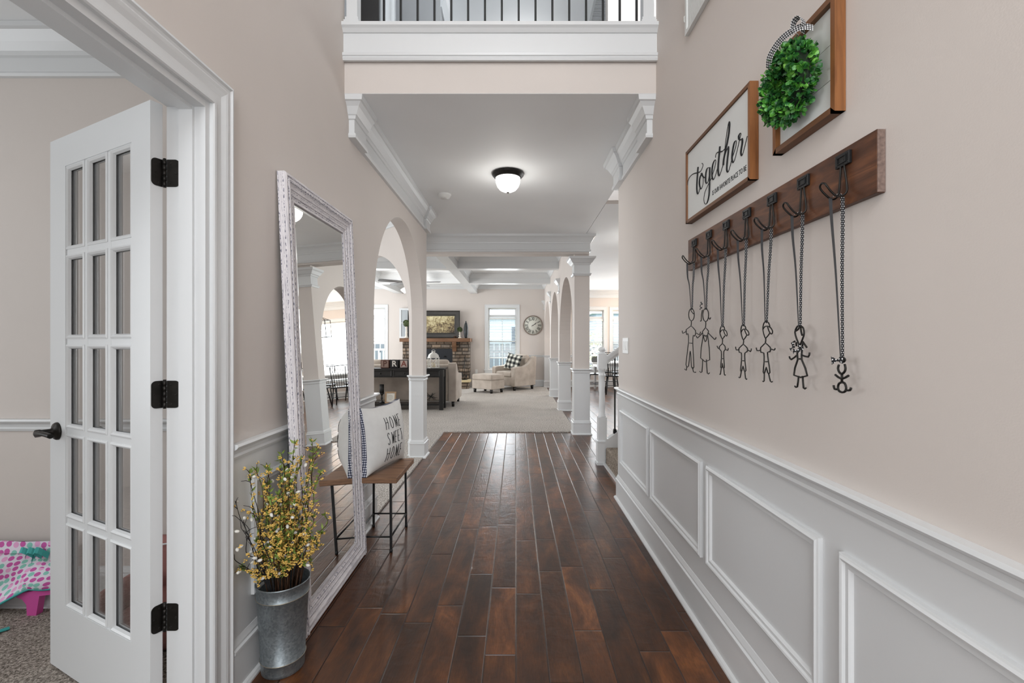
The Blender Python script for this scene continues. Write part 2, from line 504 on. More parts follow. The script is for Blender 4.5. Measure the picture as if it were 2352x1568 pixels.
# coffer beams of the living room
bm_ = MB()
for yb in (8.58, 10.72): bm_.box(-5.35, .81, yb, yb + .2, 2.66, 2.92)
for xb in (-1.30, -3.44): bm_.box(xb, xb + .2, 6.46, 13.0, 2.661, 2.92)
struct(bm_.build('ceiling', TRIMM), 'white coffered ceiling beams of the living room')
cc = MB()
cprof = [(0, 2.79), (.01, 2.79), (.02, 2.81), (.05, 2.85), (.07, 2.875), (.085, 2.88), (.085, 2.9), (0, 2.9)]
for xa, xb in ((-1.10, .81), (-3.24, -1.30), (-5.35, -3.44)):
    for ya, yb in ((6.46, 8.58), (8.78, 10.72), (10.92, 13.0)):
        cc.sweep(cprof, [(xa, ya), (xb, ya), (xb, yb), (xa, yb)], 1, True)
struct(cc.build('trim_1', TRIMM), 'crown moulding inside the ceiling coffers')

# ---------------------------------------------------------------- walls
def wall(name, *a, mat=None, label=None, **k):
    return struct(wall_mesh(*a, **k).build(name, mat or WALL), label)
# left wall: french door opening and round arch
wl = wall('wall_left', (XL, -2.4), (XL, 5.19), .125, 0, HC, [(2.4, 3.915, 0, 2.065, False), (5.67, 7.40, 0, 1.51, True)], label='greige hallway wall with a round arch', inward=1)
wall('wall_left', (XL, -2.4), (XL, YE), .125, HC, 5.58, inward=1)
wall('wall_right', (XR, -2.4), (XR, 3.70), .12, 0, HC, inward=-1, label='greige hallway wall above white wainscot')
wall('wall_right', (XR, -2.4), (XR, YE), .12, HC, 5.58, inward=-1)
wall('wall_front', (-1.2, -2.4), (1.0, -2.4), .12, 0, 5.58, [(.3, 2.1, .15, 2.35, False), (.35, 1.85, 3.3, 5.3, False)], inward=-1)
wall('wall_front', (XL, YE), (XR, YE), .12, HC + .002, 3.10, inward=1, label='greige wall strip below the landing')
wall('wall_right', (XR + .125, 3.70), (5.0, 3.70), .12, 0, HC, inward=-1)
wall('wall_right', (5.0, 3.6), (5.0, 13.0), .12, 0, HC, inward=-1)
# 45 degree arched wall beyond the first arch
a45 = Vector((-1.145, 5.035)); d45 = Vector((-.70711, .70711))
b45 = a45 + d45 * 1.86
wall('wall_left', tuple(a45), tuple(b45), .12, 0, HC, [(.07, 1.79, 0, 1.49, True)], inward=-1, label='angled greige wall with a second round arch')
wall('wall_front', (b45.x + .02, 6.34), (-5.35, 6.34), .12, 0, 2.92, inward=-1)
wall('wall_left', (-4.4, 2.3), (-4.4, 6.34), .12, 0, HC, inward=1)
wall('wall_left', (-5.35, 6.3), (-5.35, 13.0), .12, 0, 2.92, inward=1)
wall('wall_front', (-1.145, 2.18), (-4.5, 2.18), .12, 0, HC, inward=-1, label='greige wall of the room behind the french door')
wall('wall_left', (-4.5, -1.6), (-4.5, 2.2), .12, 0, HC, inward=1)
wall('wall_front', (-4.5, -1.6), (-1.145, -1.6), .12, 0, HC, inward=-1)
# back wall with the four windows
WZ0, WZ1 = .50, 2.25
wall('wall_back', (-5.4, 13.0), (5.1, 13.0), .15, 0, 2.92,
     [(5.4 - 4.55, 5.4 - 3.75, WZ0, WZ1, False), (5.4 - .79, 5.4 + .01, WZ0, WZ1, False), (5.4 + 1.71, 5.4 + 2.51, WZ0, 2.19, False), (5.4 + 2.77, 5.4 + 3.57, WZ0, 2.19, False)],
     inward=1, label='greige back wall with the fireplace and windows')
# partition of arches on the right of the living room
wall('wall_right', (.81, 6.30), (.81, 13.0), .20, 0, 2.9,
     [(.17, 2.15, 0, 1.34, True), (2.35, 4.27, 0, 1.37, True), (4.47, 6.52, 0, 1.31, True)], inward=-1, label='greige partition with a row of arches')
# header beam in front of the living room
struct(MB().box(-2.47, 1.01, 6.27, 6.46, 2.488, 2.91).build('wall_front', WALL), 'greige header beam at the living room entry')
# stairwell above the ceiling opening
sw = MB(); sw.box(.957, 4.0, 4.736, 4.86, 2.7485, 5.58); sw.box(4.0, 4.1, 2.8, 4.86, 2.75, 5.58)
struct(sw.build('wall_right', WALL))
struct(MB().box(.836, .95, YE + .01, 3.70, 2.76, 3.09).build('wall_right', WALL))
# upstairs walls
UW = mat_wall('pale_grey_upstairs_paint', (178, 179, 180))
uw = MB()
uw.box(-1.6, -.93, 5.6, 5.72, 3.1, 5.58); uw.box(-.98, -.935, 5.722, 8.1, 3.1, 5.58); uw.box(-1.72, -1.6, 2.7, 5.7, 3.1, 5.58)
uw.box(1.34, 2.6, 5.6, 5.72, 3.1, 5.58); uw.box(1.345, 1.40, 5.722, 8.1, 3.1, 5.58); uw.box(-1.0, 1.4, 8.0, 8.1, 3.1, 5.58)
struct(uw.build('wall_back', UW), 'pale upstairs wall beyond the railing')
struct(MB().box(-1.72, .96, 2.83, 6.4, 3.05, 3.10).build('floor', CARPET))
cr = MB()
cr.sweep([(0, 5.40), (.015, 5.40), (.02, 5.44), (.06, 5.52), (.09, 5.55), (.09, 5.58), (0, 5.58)], [(-.93, 5.6), (-.93, 8.0)], -1)
struct(cr.build('trim_2', TRIMM))

# ---------------------------------------------------------------- mouldings
RAIL = [(0, .845), (.010, .847), (.014, .858), (.009, .866), (.012, .880), (.026, .888), (.032, .896), (.028, .905), (0, .905)]
BASE = [(0, 0), (.032, 0), (.032, .008), (.026, .018), (.017, .022), (.017, .15), (.021, .153), (.021, .163), (.014, .168), (.014, .176), (.006, .195), (0, .2)]
CROWN = [(0, 2.515), (.020, 2.518), (.024, 2.530), (.020, 2.545), (.012, 2.548), (.012, 2.628), (.020, 2.632), (.024, 2.650), (.030, 2.655), (.050, 2.695), (.068, 2.715), (.078, 2.720), (.082, 2.749), (0, 2.749)]
CROWNS = [(0, 2.62), (.014, 2.622), (.018, 2.64), (.03, 2.65), (.06, 2.695), (.085, 2.715), (.09, 2.749), (0, 2.749)]
def off(prof, d): return [(o + (d if o > 0 else 0), z) for o, z in prof]
def scz(prof, dz): return [(o, z + dz) for o, z in prof]

lw = MB()   # left hall: rail + base, door casing to arch, arch to pier end
struct(MB().sweep(RAIL, [(XL, 1.62), (XL, 3.275), (XL - .125, 3.275)], -1).build('trim_3', TRIMM), 'white chair rail left of the mirror')
struct(MB().sweep(BASE, [(XL, 1.62), (XL, 3.27), (XL - .125, 3.27)], -1).build('baseboard_left', TRIMM), 'white baseboard along the left hallway wall')
pl = [(XL - .125, 5.0), (XL, 5.0), (XL, 5.19), (XL - .10, 5.22)]
angp = a45 + d45 * .065
pier = [(-1.24, 5.22), (angp.x, angp.y), (-1.14, 5.02), (-1.12, 5.0), (XL, 5.0), (XL, 5.19), (XL - .1, 5.2)]
pier = [(angp.x, angp.y), (-1.146, 5.036), (-1.146, 5.0), (XL, 5.0), (XL, 5.19), (XL - .12, 5.19)]
struct(MB().sweep(RAIL, pier, -1).build('trim_4', TRIMM), 'white chair rail band around the pier beyond the arch')
struct(MB().sweep(BASE, pier, -1).build('baseboard_left', TRIMM), 'white baseboard around the pier beyond the arch')
struct(MB().sweep([(0, .19), (.004, .19), (.004, .86), (0, .86)], pier, -1).build('trim_5', TRIMM), 'white lower panel of the pier beyond the arch')
struct(MB().sweep([(0, .19), (.004, .19), (.004, .86), (0, .86)], [(XL, 1.62), (XL, 3.27), (XL - .125, 3.27)], -1).build('trim_6', TRIMM), 'white wainscot behind the leaning mirror')
# right hall
rp = [(XR, -2.4), (XR, 3.70), (XR + .12, 3.70)]
struct(MB().sweep(RAIL, rp, 1).build('trim_7', TRIMM), 'white chair rail along the right hallway wall')
struct(MB().sweep(BASE, rp, 1).build('baseboard_right', TRIMM), 'white baseboard along the right hallway wall')
struct(MB().sweep([(0, .19), (.004, .19), (.004, .86), (0, .86)], rp, 1).build('trim_8', TRIMM), 'white wainscot along the right hallway wall')
PANEL = [(0, 0), (0, .012), (.005, .014), (.010, .018), (.016, .016), (.020, .010), (.030, .010), (.033, .006), (.036, 0)]
for k, (ya, yb) in enumerate([(3.585, 2.83), (2.775, 2.02), (1.96, 1.231), (1.153, .42), (.36, -.4), (-.45, -1.2)]):
    m = MB().frame(ya - yb, .425, PANEL, basis((XR - .004, ya, .315), (0, -1, 0), (0, 0, 1)))
    struct(m.build('trim_9', TRIMM), 'white picture frame panel %s on the right wainscot' % ['nearest the stairs', 'second from the stairs', 'third from the stairs', 'fourth from the stairs', 'beyond the frame', 'beyond the frame'][k])
struct(MB().frame(1.35, .445, PANEL, basis((XL + .004, 1.745, .303), (0, 1, 0), (0, 0, 1))).build('trim_10', TRIMM), 'white picture frame panel behind the mirror')
# hall crowns with projecting blocks at their ends
cb = MB()
cb.sweep(CROWN, [(XL, 2.95), (XL, 4.97)], -1)
cb.sweep(off(CROWN, .022), [(XL - .06, 2.813), (XL, 2.813), (XL, 3.0)], -1)
cb.sweep(off(CROWN, .022), [(XL - .06, 5.04), (XL, 5.04), (XL, 5.19), (XL - .12, 5.19)], -1)
struct(cb.build('trim_11', TRIMM), 'white crown moulding along the left hallway ceiling')
cb = MB()
cb.sweep(CROWN, [(XR, 2.95), (XR, 3.50)], 1)
cb.sweep(off(CROWN, .022), [(XR + .06, 2.813), (XR, 2.813), (XR, 3.0)], 1)
cb.sweep(off(CROWN, .022), [(XR + .06, 3.55), (XR, 3.55), (XR, 3.70), (XR + .12, 3.70)], 1)
struct(cb.build('trim_12', TRIMM), 'white crown moulding along the right hallway ceiling')
# crown on the header beam
struct(MB().sweep(scz(CROWN, 0) , [(-2.46, 6.27), (1.01, 6.27), (1.01, 6.46)], -1).build('trim_13', TRIMM), 'white crown moulding on the header beam')
# angled wall crown
struct(MB().sweep(CROWNS, [tuple(b45), tuple(a45)], -1).build('trim_14', TRIMM), 'white crown moulding above the second arch')
# landing fascia
fx = MB()
fx.box(XL, XR, 2.690, 2.707, 2.945, 3.12)
fx.sweep([(0, 2.93), (.012, 2.932), (.018, 2.945), (.014, 2.953), (.020, 2.958), (.022, 2.972), (.014, 2.978), (0, 2.98)], [(XL, 2.692), (XR, 2.692)], -1)
fx.sweep([(0, 3.095), (.010, 3.097), (.024, 3.115), (.03, 3.12), (.036, 3.125), (.036, 3.145), (-.12, 3.145), (-.12, 3.10)], [(XL, 2.692), (XR, 2.692)], -1)
struct(fx.build('trim_15', TRIMM), 'white fascia board and cap below the landing railing')
# room behind the french door
pr = [(-4.5, 2.18), (-1.145, 2.18)]
CROWNP = [(0, 2.535), (.014, 2.537), (.018, 2.55), (.012, 2.56), (.012, 2.625), (.024, 2.63), (.026, 2.65), (.05, 2.68), (.075, 2.72), (.09, 2.725), (.09, 2.749), (0, 2.749)]
struct(MB().sweep(CROWNP, pr, -1).build('trim_16', TRIMM), 'white crown moulding in the room behind the french door')
struct(MB().sweep(RAIL, pr, -1).build('trim_17', TRIMM), 'white chair rail in the room behind the french door')
struct(MB().sweep(BASE, pr, -1).build('baseboard_left', TRIMM), 'white baseboard in the room behind the french door')
# back wall trims
bk = MB(); bk.sweep(RAIL, [(.13, 13.0), (.81, 13.0)], -1); bk.sweep(RAIL, [(1.01, 13.0), (1.60, 13.0)], -1); bk.sweep(RAIL, [(3.7, 13.0), (5.0, 13.0)], -1)
struct(bk.build('trim_18', TRIMM), 'white chair rail on the back wall')
struct(MB().sweep(BASE, [(-1.25, 13.0), (.81, 13.0)], -1).build('baseboard_back', TRIMM), 'white baseboard along the back wall')
struct(MB().sweep(BASE, [(1.01, 13.0), (5.0, 13.0), (5.0, 4.8)], -1).build('baseboard_back', TRIMM))
struct(MB().sweep(CROWNP, [(1.01, 6.47), (1.01, 13.0), (5.0, 13.0), (5.0, 4.74)], -1).build('trim_19', TRIMM), 'white crown moulding in the breakfast room')

# ---------------------------------------------------------------- square columns of the partition
def column(y0, y1, label, cap=True):
    root = struct(MB().box(.806, 1.014, y0 - .004, y1 + .004, .9, 2.44).build('column', WALL), label)
    pth = [(.805, y0 - .005), (1.015, y0 - .005), (1.015, y1 + .005), (.805, y1 + .005)]
    lo = MB().box(.801, 1.019, y0 - .009, y1 + .009, 0.01, .87); lo.build('lower_panel', TRIMM, root)
    MB().sweep(RAIL, pth, -1, True).build('chair_rail', TRIMM, root)
    MB().sweep(BASE, pth, -1, True).build('column_base', TRIMM, root)
    CAP = [(0, 2.185), (.012, 2.187), (.016, 2.2), (.024, 2.212), (.02, 2.222), (.004, 2.226), (.004, 2.335), (.014, 2.34), (.018, 2.355), (.032, 2.365), (.058, 2.405), (.072, 2.418), (.078, 2.445), (0, 2.445)]
    MB().sweep(CAP, pth, -1, True).build('capital', TRIMM, root)
    return root
column(6.27, 6.47, 'square greige column with white capital at the living room entry')
column(8.45, 8.65, 'second square column of the arcade')
column(10.57, 10.77, 'third square column of the arcade')
column(12.82, 12.995, 'last half column of the arcade at the back wall')

# ================================================================ FRENCH DOOR AND ITS CASING
CASE = [(0, 0), (0, .014), (.004, .020), (.012, .022), (.018, .016), (.026, .014), (.034, .019), (.044, .017), (.060, .010), (.085, .010), (.090, .016), (.100, .016), (.104, .012), (.104, 0)]
dc = MB()
dc.frame(1.515 + .088 * 2 + .03, 2.065 + .104, CASE, basis((XL, -.088 - .015 , 0), (0, 1, 0), (0, 0, 1)), 'LRT')
dc.box(-1.146, XL + .001, 1.493, 1.516, 0, 2.067)         # jamb
dc.box(-1.146, XL + .001, 0, .02, 0, 2.065)
dc.box(-1.1455, XL + .0005, .01, 1.5, 2.043, 2.066)
dc.box(-1.100, -1.055, 1.483, 1.497, 0, 2.05)            # stops
dc.box(-1.0995, -1.0555, .012, 1.49, 2.030, 2.05)
door_trim = struct(dc.build('trim_20', TRIMM), 'white cased opening of the french door')

DOOR_L, DOOR_T, DOOR_H = .711, .035, 2.03
DA = math.atan2(.437, -.899)
door = struct(bpy.data.objects.new('door_1', None), 'white french door with fifteen panes standing open')
COL.objects.link(door)
door.location = (-1.176, 1.463, .02); door.rotation_euler = (0, 0, DA)
# local frame: x along the door, y = minus the seen face normal, seen face at y=0, back face at y=-T
dm = MB(); T = DOOR_T; GX0, GX1, GZ0, GZ1 = .114, .586, .252, 1.916
def dbox(x0, x1, z0, z1, d=0): dm.box(x0, x1, -T + d, -d, z0, z1)
dbox(0, GX0, 0, DOOR_H); dbox(GX1, DOOR_L, 0, DOOR_H); dbox(GX0, GX1, 0, GZ0); dbox(GX0, GX1, GZ1, DOOR_H)
pw = (GX1 - GX0 - 2 * .022) / 3; ph = (GZ1 - GZ0 - 4 * .022) / 5
for k in (1, 2): dbox(GX0 + k * pw + (k - 1) * .022, GX0 + k * (pw + .022), GZ0, GZ1, .004)
for k in range(1, 5): dbox(GX0, GX1, GZ0 + k * ph + (k - 1) * .022, GZ0 + k * (ph + .022), .0045)
BEAD = [(0, 0), (.0, .010), (.006, .0125), (.012, .008), (.016, 0)]
for cx in range(3):
    for cz in range(5):
        x0 = GX0 + cx * (pw + .022); z0 = GZ0 + cz * (ph + .022)
        # front face (seen): local out direction is +y? the seen face lies at y=0
        dm.frame(pw, ph, BEAD, basis((x0 + pw, -.012, z0), (-1, 0, 0), (0, 0, 1)))
        dm.frame(pw, ph, BEAD, basis((x0, -T + .012, z0), (1, 0, 0), (0, 0, 1)))
dm.build('door_leaf', TRIMM, door)
for cx in range(3):
    for cz in range(5):
        x0 = GX0 + cx * (pw + .022); z0 = GZ0 + cz * (ph + .022)
        MB().box(x0, x0 + pw, -T / 2 - .002, -T / 2 + .002, z0, z0 + ph).build('pane', GLASS, door)
# lever handle near the free edge, on both faces
for sgn, y0 in ((1, 0), (-1, -T)):
    h = MB(); hx = DOOR_L - .062; hz = .91
    M = Matrix.Translation((hx, y0, hz)) @ Matrix.Rotation(R(-90 * sgn), 4, 'X')
    h.lathe([(.034, 0), (.034, .004), (.030, .010), (.016, .014), (.012, .020), (.012, .045), (.014, .05), (.014, .062), (.006, .066)], n=20, M=M)
    h.tube(smooth_path([(hx, y0 + sgn * .055, hz), (hx - .02, y0 + sgn * .062, hz + .001), (hx - .06, y0 + sgn * .060, hz + .004), (hx - .11, y0 + sgn * .056, hz - .001)], 4), [.011] * 4 + [.0095] * 4 + [.0085] * 5, 10)
    h.build('handle', BRONZE, door)
MB().box(DOOR_L - .001, DOOR_L + .0015, -T + .006, -.006, .85, .95).build('latch_plate', BRONZE, door)
# hinges: leaf on the jamb, leaf on the door edge, knuckle between
ed = Vector((math.cos(DA), math.sin(DA), 0)); nd = Vector((-math.sin(DA), math.cos(DA), 0))   # door direction, local +y
inv = (Matrix.Translation(door.location) @ Matrix.Rotation(DA, 4, 'Z')).inverted()
for hz in (.37, 1.10, 1.824):
    m = MB()
    def leaf(M, w, h):
        pts = []
        r = .014
        for cx, cz, a0 in ((w - r, h / 2 - r, 0), (0, h / 2, None), (0, -h / 2, None), (w - r, -h / 2 + r, 270)):
            if a0 is None: pts.append((cx, cz))
            else:
                for q in range(6): a = R(a0 + 90 * q / 5); pts.append((cx + r * math.cos(a), cz + r * math.sin(a)))
        if True:
            a = [m.bm.verts.new(M @ Vector((x, 0, z))) for x, z in pts]; b = [m.bm.verts.new(M @ Vector((x, -.0022, z))) for x, z in pts]
            m.bm.faces.new(a); m.bm.faces.new(b[::-1])
            for i in range(len(a)): j = (i + 1) % len(a); m.bm.faces.new((a[i], a[j], b[j], b[i]))
        for (sx, sz) in ((.3, .032), (.3, -.032), (.72, 0)):
            m.lathe([(.0038, 0), (.0038, .0006), (.0018, .0008), (.0015, .0003)], n=10, M=M @ Matrix.Translation((w * sx, -.0022, sz)) @ Matrix.Rotation(R(90), 4, 'X'))
    leaf(basis((-1.143, 1.4925, hz), (1, 0, 0), (0, 1, 0)), .040, .089)
    # door edge leaf lies on the edge plane x_local = 0, running from the knuckle towards the back face
    c0 = Vector((-1.176, 1.463, hz)) - nd * T
    Mx = Matrix((nd, ed, Vector((0, 0, 1)))).transposed().to_4x4(); Mx.translation = c0 - ed * .0005
    leaf(Mx, .033, .089)
    k = Vector((-1.151, 1.491, hz))
    for q in range(5):
        m.tube([k + Vector((0, 0, -.0445 + q * .0178 + .0006)), k + Vector((0, 0, -.0445 + (q + 1) * .0178 - .0006))], .0062, 10)
    m.tube([k + Vector((0, 0, -.047)), k + Vector((0, 0, .048))], .0045, 8)
    m.build('hinge', BRONZE, door, M=inv)

# ================================================================ LEANING MIRROR
WW_V = NT('whitewashed_wood_upright', G3(.6), .6)
def whitewash(name, ax):
    t = NT(name, G3(.6), .6, 0, .3)
    c = t.xyz(t.co('Object'))
    # local x across, y along the long side of the mirror
    L = c[1] if ax == 'y' else c[0]; S = t.math('ADD', c[0] if ax == 'y' else c[1], t.math('MULTIPLY', c[2], 1.3))
    st = t.noise(t.comb(t.math('MULTIPLY', S, 330), t.math('MULTIPLY', L, 11), 0), 1, 3, .6, .3)
    dash = t.noise(t.comb(t.math('MULTIPLY', S, 200), t.math('MULTIPLY', L, 75), 3), 1, 2, .5)
    band = t.noise(t.comb(t.math('MULTIPLY', S, 70), 0, 7), 1, 1, .5)
    c1 = t.ramp(st, [(.30, srgb(166, 163, 172)), (.48, srgb(224, 220, 223)), (.7, srgb(242, 239, 241))])
    dk = t.math('MULTIPLY', t.math('GREATER_THAN', dash, .54), t.math('GREATER_THAN', band, .52))
    t.color(t.mix(t.math('MULTIPLY', dk, .9), c1, srgb(96, 98, 118)))
    t.bump(st, .35, .002)
    return t.m
bpy.data.materials.remove(WW_V.m)
WWY, WWX = whitewash('whitewashed_wood_upright', 'y'), whitewash('whitewashed_wood_crosswise', 'x')
MW, MH = .795, 1.998
lean = math.asin(.082 / MH)
mir = thing('floor_mirror', 'tall whitewashed wood framed mirror leaning on the left wall', 'mirror')
Mm = basis((-.905, 1.943, .003), (0, 1, 0), (-math.sin(lean), 0, math.cos(lean))) @ Matrix.Rotation(R(.35), 4, 'Z')
mir.matrix_world = Mm
MPR = [(0, -.028), (0, .004), (.006, .010), (.014, .010), (.016, .006), (.022, .006), (.024, .011), (.034, .011), (.038, .004), (.048, -.001), (.052, .001), (.058, .001), (.060, -.004), (.070, -.007), (.074, -.005), (.080, -.005), (.082, -.010), (.092, -.012), (.098, -.010), (.104, -.010), (.106, -.020), (.106, -.028)]
for sd, nm in (('L', 'frame_stile'), ('R', 'frame_stile'), ('T', 'frame_rail'), ('B', 'frame_rail')):
    MB().frame(MW, MH, MPR, Matrix(), sd).build(nm, WWY if sd in 'LR' else WWX, mir)
MIR = NT('silvered_mirror', G3(.9), .0, 1.0).m
MIR.node_tree.nodes['Principled BSDF'].inputs['Base Color'].default_value = (.86, .86, .84, 1)
g = MB(); i0 = .100; bv = .022
g.quad((i0 + bv, i0 + bv, -.016), (MW - i0 - bv, i0 + bv, -.016), (MW - i0 - bv, MH - i0 - bv, -.016), (i0 + bv, MH - i0 - bv, -.016))
o0 = [(i0, i0), (MW - i0, i0), (MW - i0, MH - i0), (i0, MH - i0)]; o1 = [(i0 + bv, i0 + bv), (MW - i0 - bv, i0 + bv), (MW - i0 - bv, MH - i0 - bv), (i0 + bv, MH - i0 - bv)]
for k in range(4):
    j = (k + 1) % 4
    g.quad((*o0[k], -.0185), (*o0[j], -.0185), (*o1[j], -.016), (*o1[k], -.016))
bmesh.ops.remove_doubles(g.bm, verts=g.bm.verts[:], dist=1e-5)
g.build('mirror_glass', MIR, mir)
MB().box(.02, MW - .02, .02, MH - .02, -.030, -.0275).build('backing', BLACKW, mir)

# ================================================================ GALVANISED BUCKET WITH BRANCHES
GAL = NT('galvanised_steel', srgb(150, 158, 162), .42, .75)
cc_ = GAL.co(); vz = GAL.n('ShaderNodeTexVoronoi'); GAL.put(vz.inputs['Vector'], cc_); vz.inputs['Scale'].default_value = 140
GAL.color(GAL.ramp(GAL.mix(.5, vz.outputs['Color'], GAL.noise(cc_, 14, 4)), [(.2, srgb(116, 124, 128)), (.8, srgb(158, 166, 170))]))
GAL.rough(GAL.math('MULTIPLY_ADD', GAL.noise(cc_, 60, 3), .25, .3))
GAL = GAL.m
BX, BY = -.913, 1.785
bk_ = thing('bucket', 'tall galvanised steel bucket standing before the leaning mirror', 'bucket', (BX, BY, 0))
bp = [(.076, .0), (.079, .003), (.0795, .012), (.081, .048), (.0835, .051), (.0835, .055), (.081, .058), (.0945, .300), (.097, .303), (.097, .308), (.095, .311), (.0985, .352), (.1005, .355), (.1005, .360), (.0975, .360), (.0955, .352), (.078, .07), (.0, .06)]
bp = [(r * .975, z * .955) for r, z in bp]
MB().lathe(bp, n=48, cap=False).build('bucket_body', GAL, bk_)
MB().lathe([(.0, .002), (.077, .002)], n=32, cap=False).build('bucket_bottom', GAL, bk_)
for rb_, zb_ in ((.0815, .0506), (.0947, .2917)):
    MB().tube([(rb_ * math.cos(2 * math.pi * k / 40), rb_ * math.sin(2 * math.pi * k / 40), zb_) for k in range(40)], .0013, 6, closed=True).build('rolled_band', simple('worn_band_metal', (170, 160, 140), .4, .8), bk_)

STEM = simple('brown_twig', (66, 44, 30), .8, 0, .3, .3, 60)
DSTEM = simple('dark_twig', (38, 36, 38), .8, 0, .3, .3, 60)
LEAF = simple('light_green_leaf', (128, 150, 70), .55, 0, .4, .35, 40)
YEL = simple('yellow_blossom', (246, 198, 108), .6, 0, .3, .25, 60)
WHT = simple('white_bud', (232, 230, 222), .6, 0, .3)
fl = thing('branch_arrangement', 'yellow blossom branches with white buds standing in the galvanised bucket', 'flowers', (BX, BY, .13))
leaves, blos, buds = MB(), MB(), MB()
rnd = random.Random(11)
def put_leaf(m, p, d, L, w):
    d = d.normalized(); s_ = d.cross(Vector((rnd.uniform(-1, 1), rnd.uniform(-1, 1), rnd.uniform(-.3, 1)))).normalized(); u = d.cross(s_) * (w * .25)
    a = p; b = p + d * L * .35 + s_ * w + u; c = p + d * L; e = p + d * L * .35 - s_ * w + u; mid = p + d * L * .5 - u
    m.quad(a, b, c, mid); m.quad(a, mid, c, e)
def blossom(p, sc=1.0):
    for q in range(rnd.randint(4, 6)):
        v = Vector((rnd.gauss(0, 1), rnd.gauss(0, 1), rnd.gauss(0, 1))).normalized()
        c = p + v * .0052 * sc
        r = rnd.uniform(.0025, .0041) * sc
        blos.ico(Matrix.Translation(c) @ Matrix.Diagonal((r, r, r * .7, 1)))
def branch(ang, out, top, dark=False, side=1, dens=1.0):
    base = Vector((.045 * math.cos(ang) * rnd.random(), .045 * math.sin(ang) * rnd.random(), 0))
    rim = Vector((.072 * math.cos(ang) * min(1, out * 7), .072 * math.sin(ang) * min(1, out * 7), .24))
    tip = Vector((out * math.cos(ang), out * math.sin(ang), top))
    pts = [base, rim]
    n = 6
    for k in range(1, n + 1):
        f = k / n
        p = rim.lerp(tip, f); 
        p += Vector((rnd.gauss(0, .009), rnd.gauss(0, .009), 0)) * (1 if k < n else .3)
        pts.append(p)
    if BX + max(p.x for p in pts) > 0: pass
    for p in pts: p.x = max(p.x, -.108 + 0)
    sp = smooth_path(pts, 4)
    st = MB(); N = len(sp)
    st.tube(sp, [.0024 * (1 - .65 * i / N) for i in range(N)], 5)
    for i in range(6, N):
        f = i / N
        p = sp[i]; d = (sp[i] - sp[i - 1]).normalized()
        if rnd.random() < .30:
            v = (d + Vector((rnd.gauss(0, .8), rnd.gauss(0, .8), rnd.gauss(0, .4)))).normalized()
            Lt = rnd.uniform(.018, .05)
            e = p + v * Lt; e.x = max(e.x, -.11)
            st.tube([p, p.lerp(e, .5) + Vector((0, 0, .004)), e], [.0013, .001, .0008], 4)
            tips = [e, p.lerp(e, .55)]
        else: tips = []
        for q in tips + ([p + Vector((rnd.gauss(0, .008), rnd.gauss(0, .008), rnd.gauss(0, .008)))] if rnd.random() < .66 * dens else []):
            if q.x < -.112: continue
            if not dark or rnd.random() < .25:
                if rnd.random() < (.95 if f < .8 else .6) * dens: blossom(q)
        if not dark and rnd.random() < .8:
            for _ in range(rnd.randint(1, 2)):
                put_leaf(leaves, p, d + Vector((rnd.gauss(0, .7), rnd.gauss(0, .7), rnd.gauss(0, .4))), rnd.uniform(.014, .028), rnd.uniform(.003, .006))
        if rnd.random() < (.08 if not dark else .08):
            q = p + Vector((rnd.gauss(0, .02), rnd.gauss(0, .02), rnd.gauss(0, .01)))
            q.x = max(q.x, -.105)
            ax = Vector((rnd.gauss(0, 1), rnd.gauss(0, 1), rnd.gauss(0, .6)))
            M = Matrix.Translation(q) @ ax.to_track_quat('Z', 'Y').to_matrix().to_4x4() @ Matrix.Diagonal((.0058, .0058, .0093, 1))
            buds.ico(M, 2)
    if not dark:
        for _ in range(3): put_leaf(leaves, sp[-1], Vector((rnd.gauss(0, .6), rnd.gauss(0, .6), 1)), rnd.uniform(.016, .028), .005)
    st.build('stem', DSTEM if dark else STEM, fl)
for k in range(46):
    a = rnd.uniform(-2.3, 2.3) if rnd.random() < .8 else rnd.uniform(-3.14, 3.14)
    o = rnd.uniform(.02, .16); t_ = rnd.uniform(.36, .62) if rnd.random() < .62 else rnd.uniform(.62, .77)
    branch(a, o, t_ - o * .3)
for a, o, t_ in ((-2.1, .22, .42), (-1.8, .21, .53), (-2.0, .14, .66), (-1.6, .20, .58), (-2.2, .17, .56), (1.9, .12, .71), (-1.9, .18, .48)): branch(a, o, t_, True)
leaves.build('leaves', LEAF, fl)['kind'] = 'stuff'
blos.build('blossoms', YEL, fl, normals=False)['kind'] = 'stuff'
buds.build('buds', WHT, fl, normals=False, smooth=True)['kind'] = 'stuff'

# ================================================================ BENCH AND PILLOW
bn = thing('bench', 'small bench with reclaimed wood top on thin black iron legs', 'bench', (-.868, 2.945, 0))
BWD = mat_grain('reclaimed_wood_top', (96, 70, 54), (172, 132, 102), 'x', .6, 7, .12, .3)
hx, hy = .112, .190
MB().box(-.128, .160, -.245, .215, .432, .466, bevel=.004).build('bench_top', BWD, bn)
fr = MB()
for a, b in (((-hx, -hy), (hx, -hy)), ((hx, -hy), (hx, hy)), ((hx, hy), (-hx, hy)), ((-hx, hy), (-hx, -hy))):
    fr.bar((*a, .425), (*b, .425), .016, .014)
fr.build('apron_frame', BLACK, bn)
for sx in (-1, 1):
    for sy in (-1, 1):
        l = MB(); l.bar((sx * hx * .97, sy * hy * .97, .424), (sx * hx, sy * hy * 1.0, .012), .013)
        l.lathe([(.0085, 0), (.0095, .004), (.0095, .016), (.007, .02)], (sx * hx, sy * hy, 0), 12)
        l.build('leg', BLACK, bn)
st = MB()
for a, b in (((-hx, -hy), (hx, -hy)), ((hx, -hy), (hx, hy)), ((hx, hy), (-hx, hy)), ((-hx, hy), (-hx, -hy))):
    st.tube([(a[0] * .99, a[1] * .99, .092), (b[0] * .99, b[1] * .99, .092)], .0055, 8)
st.build('stretcher', BLACK, bn)

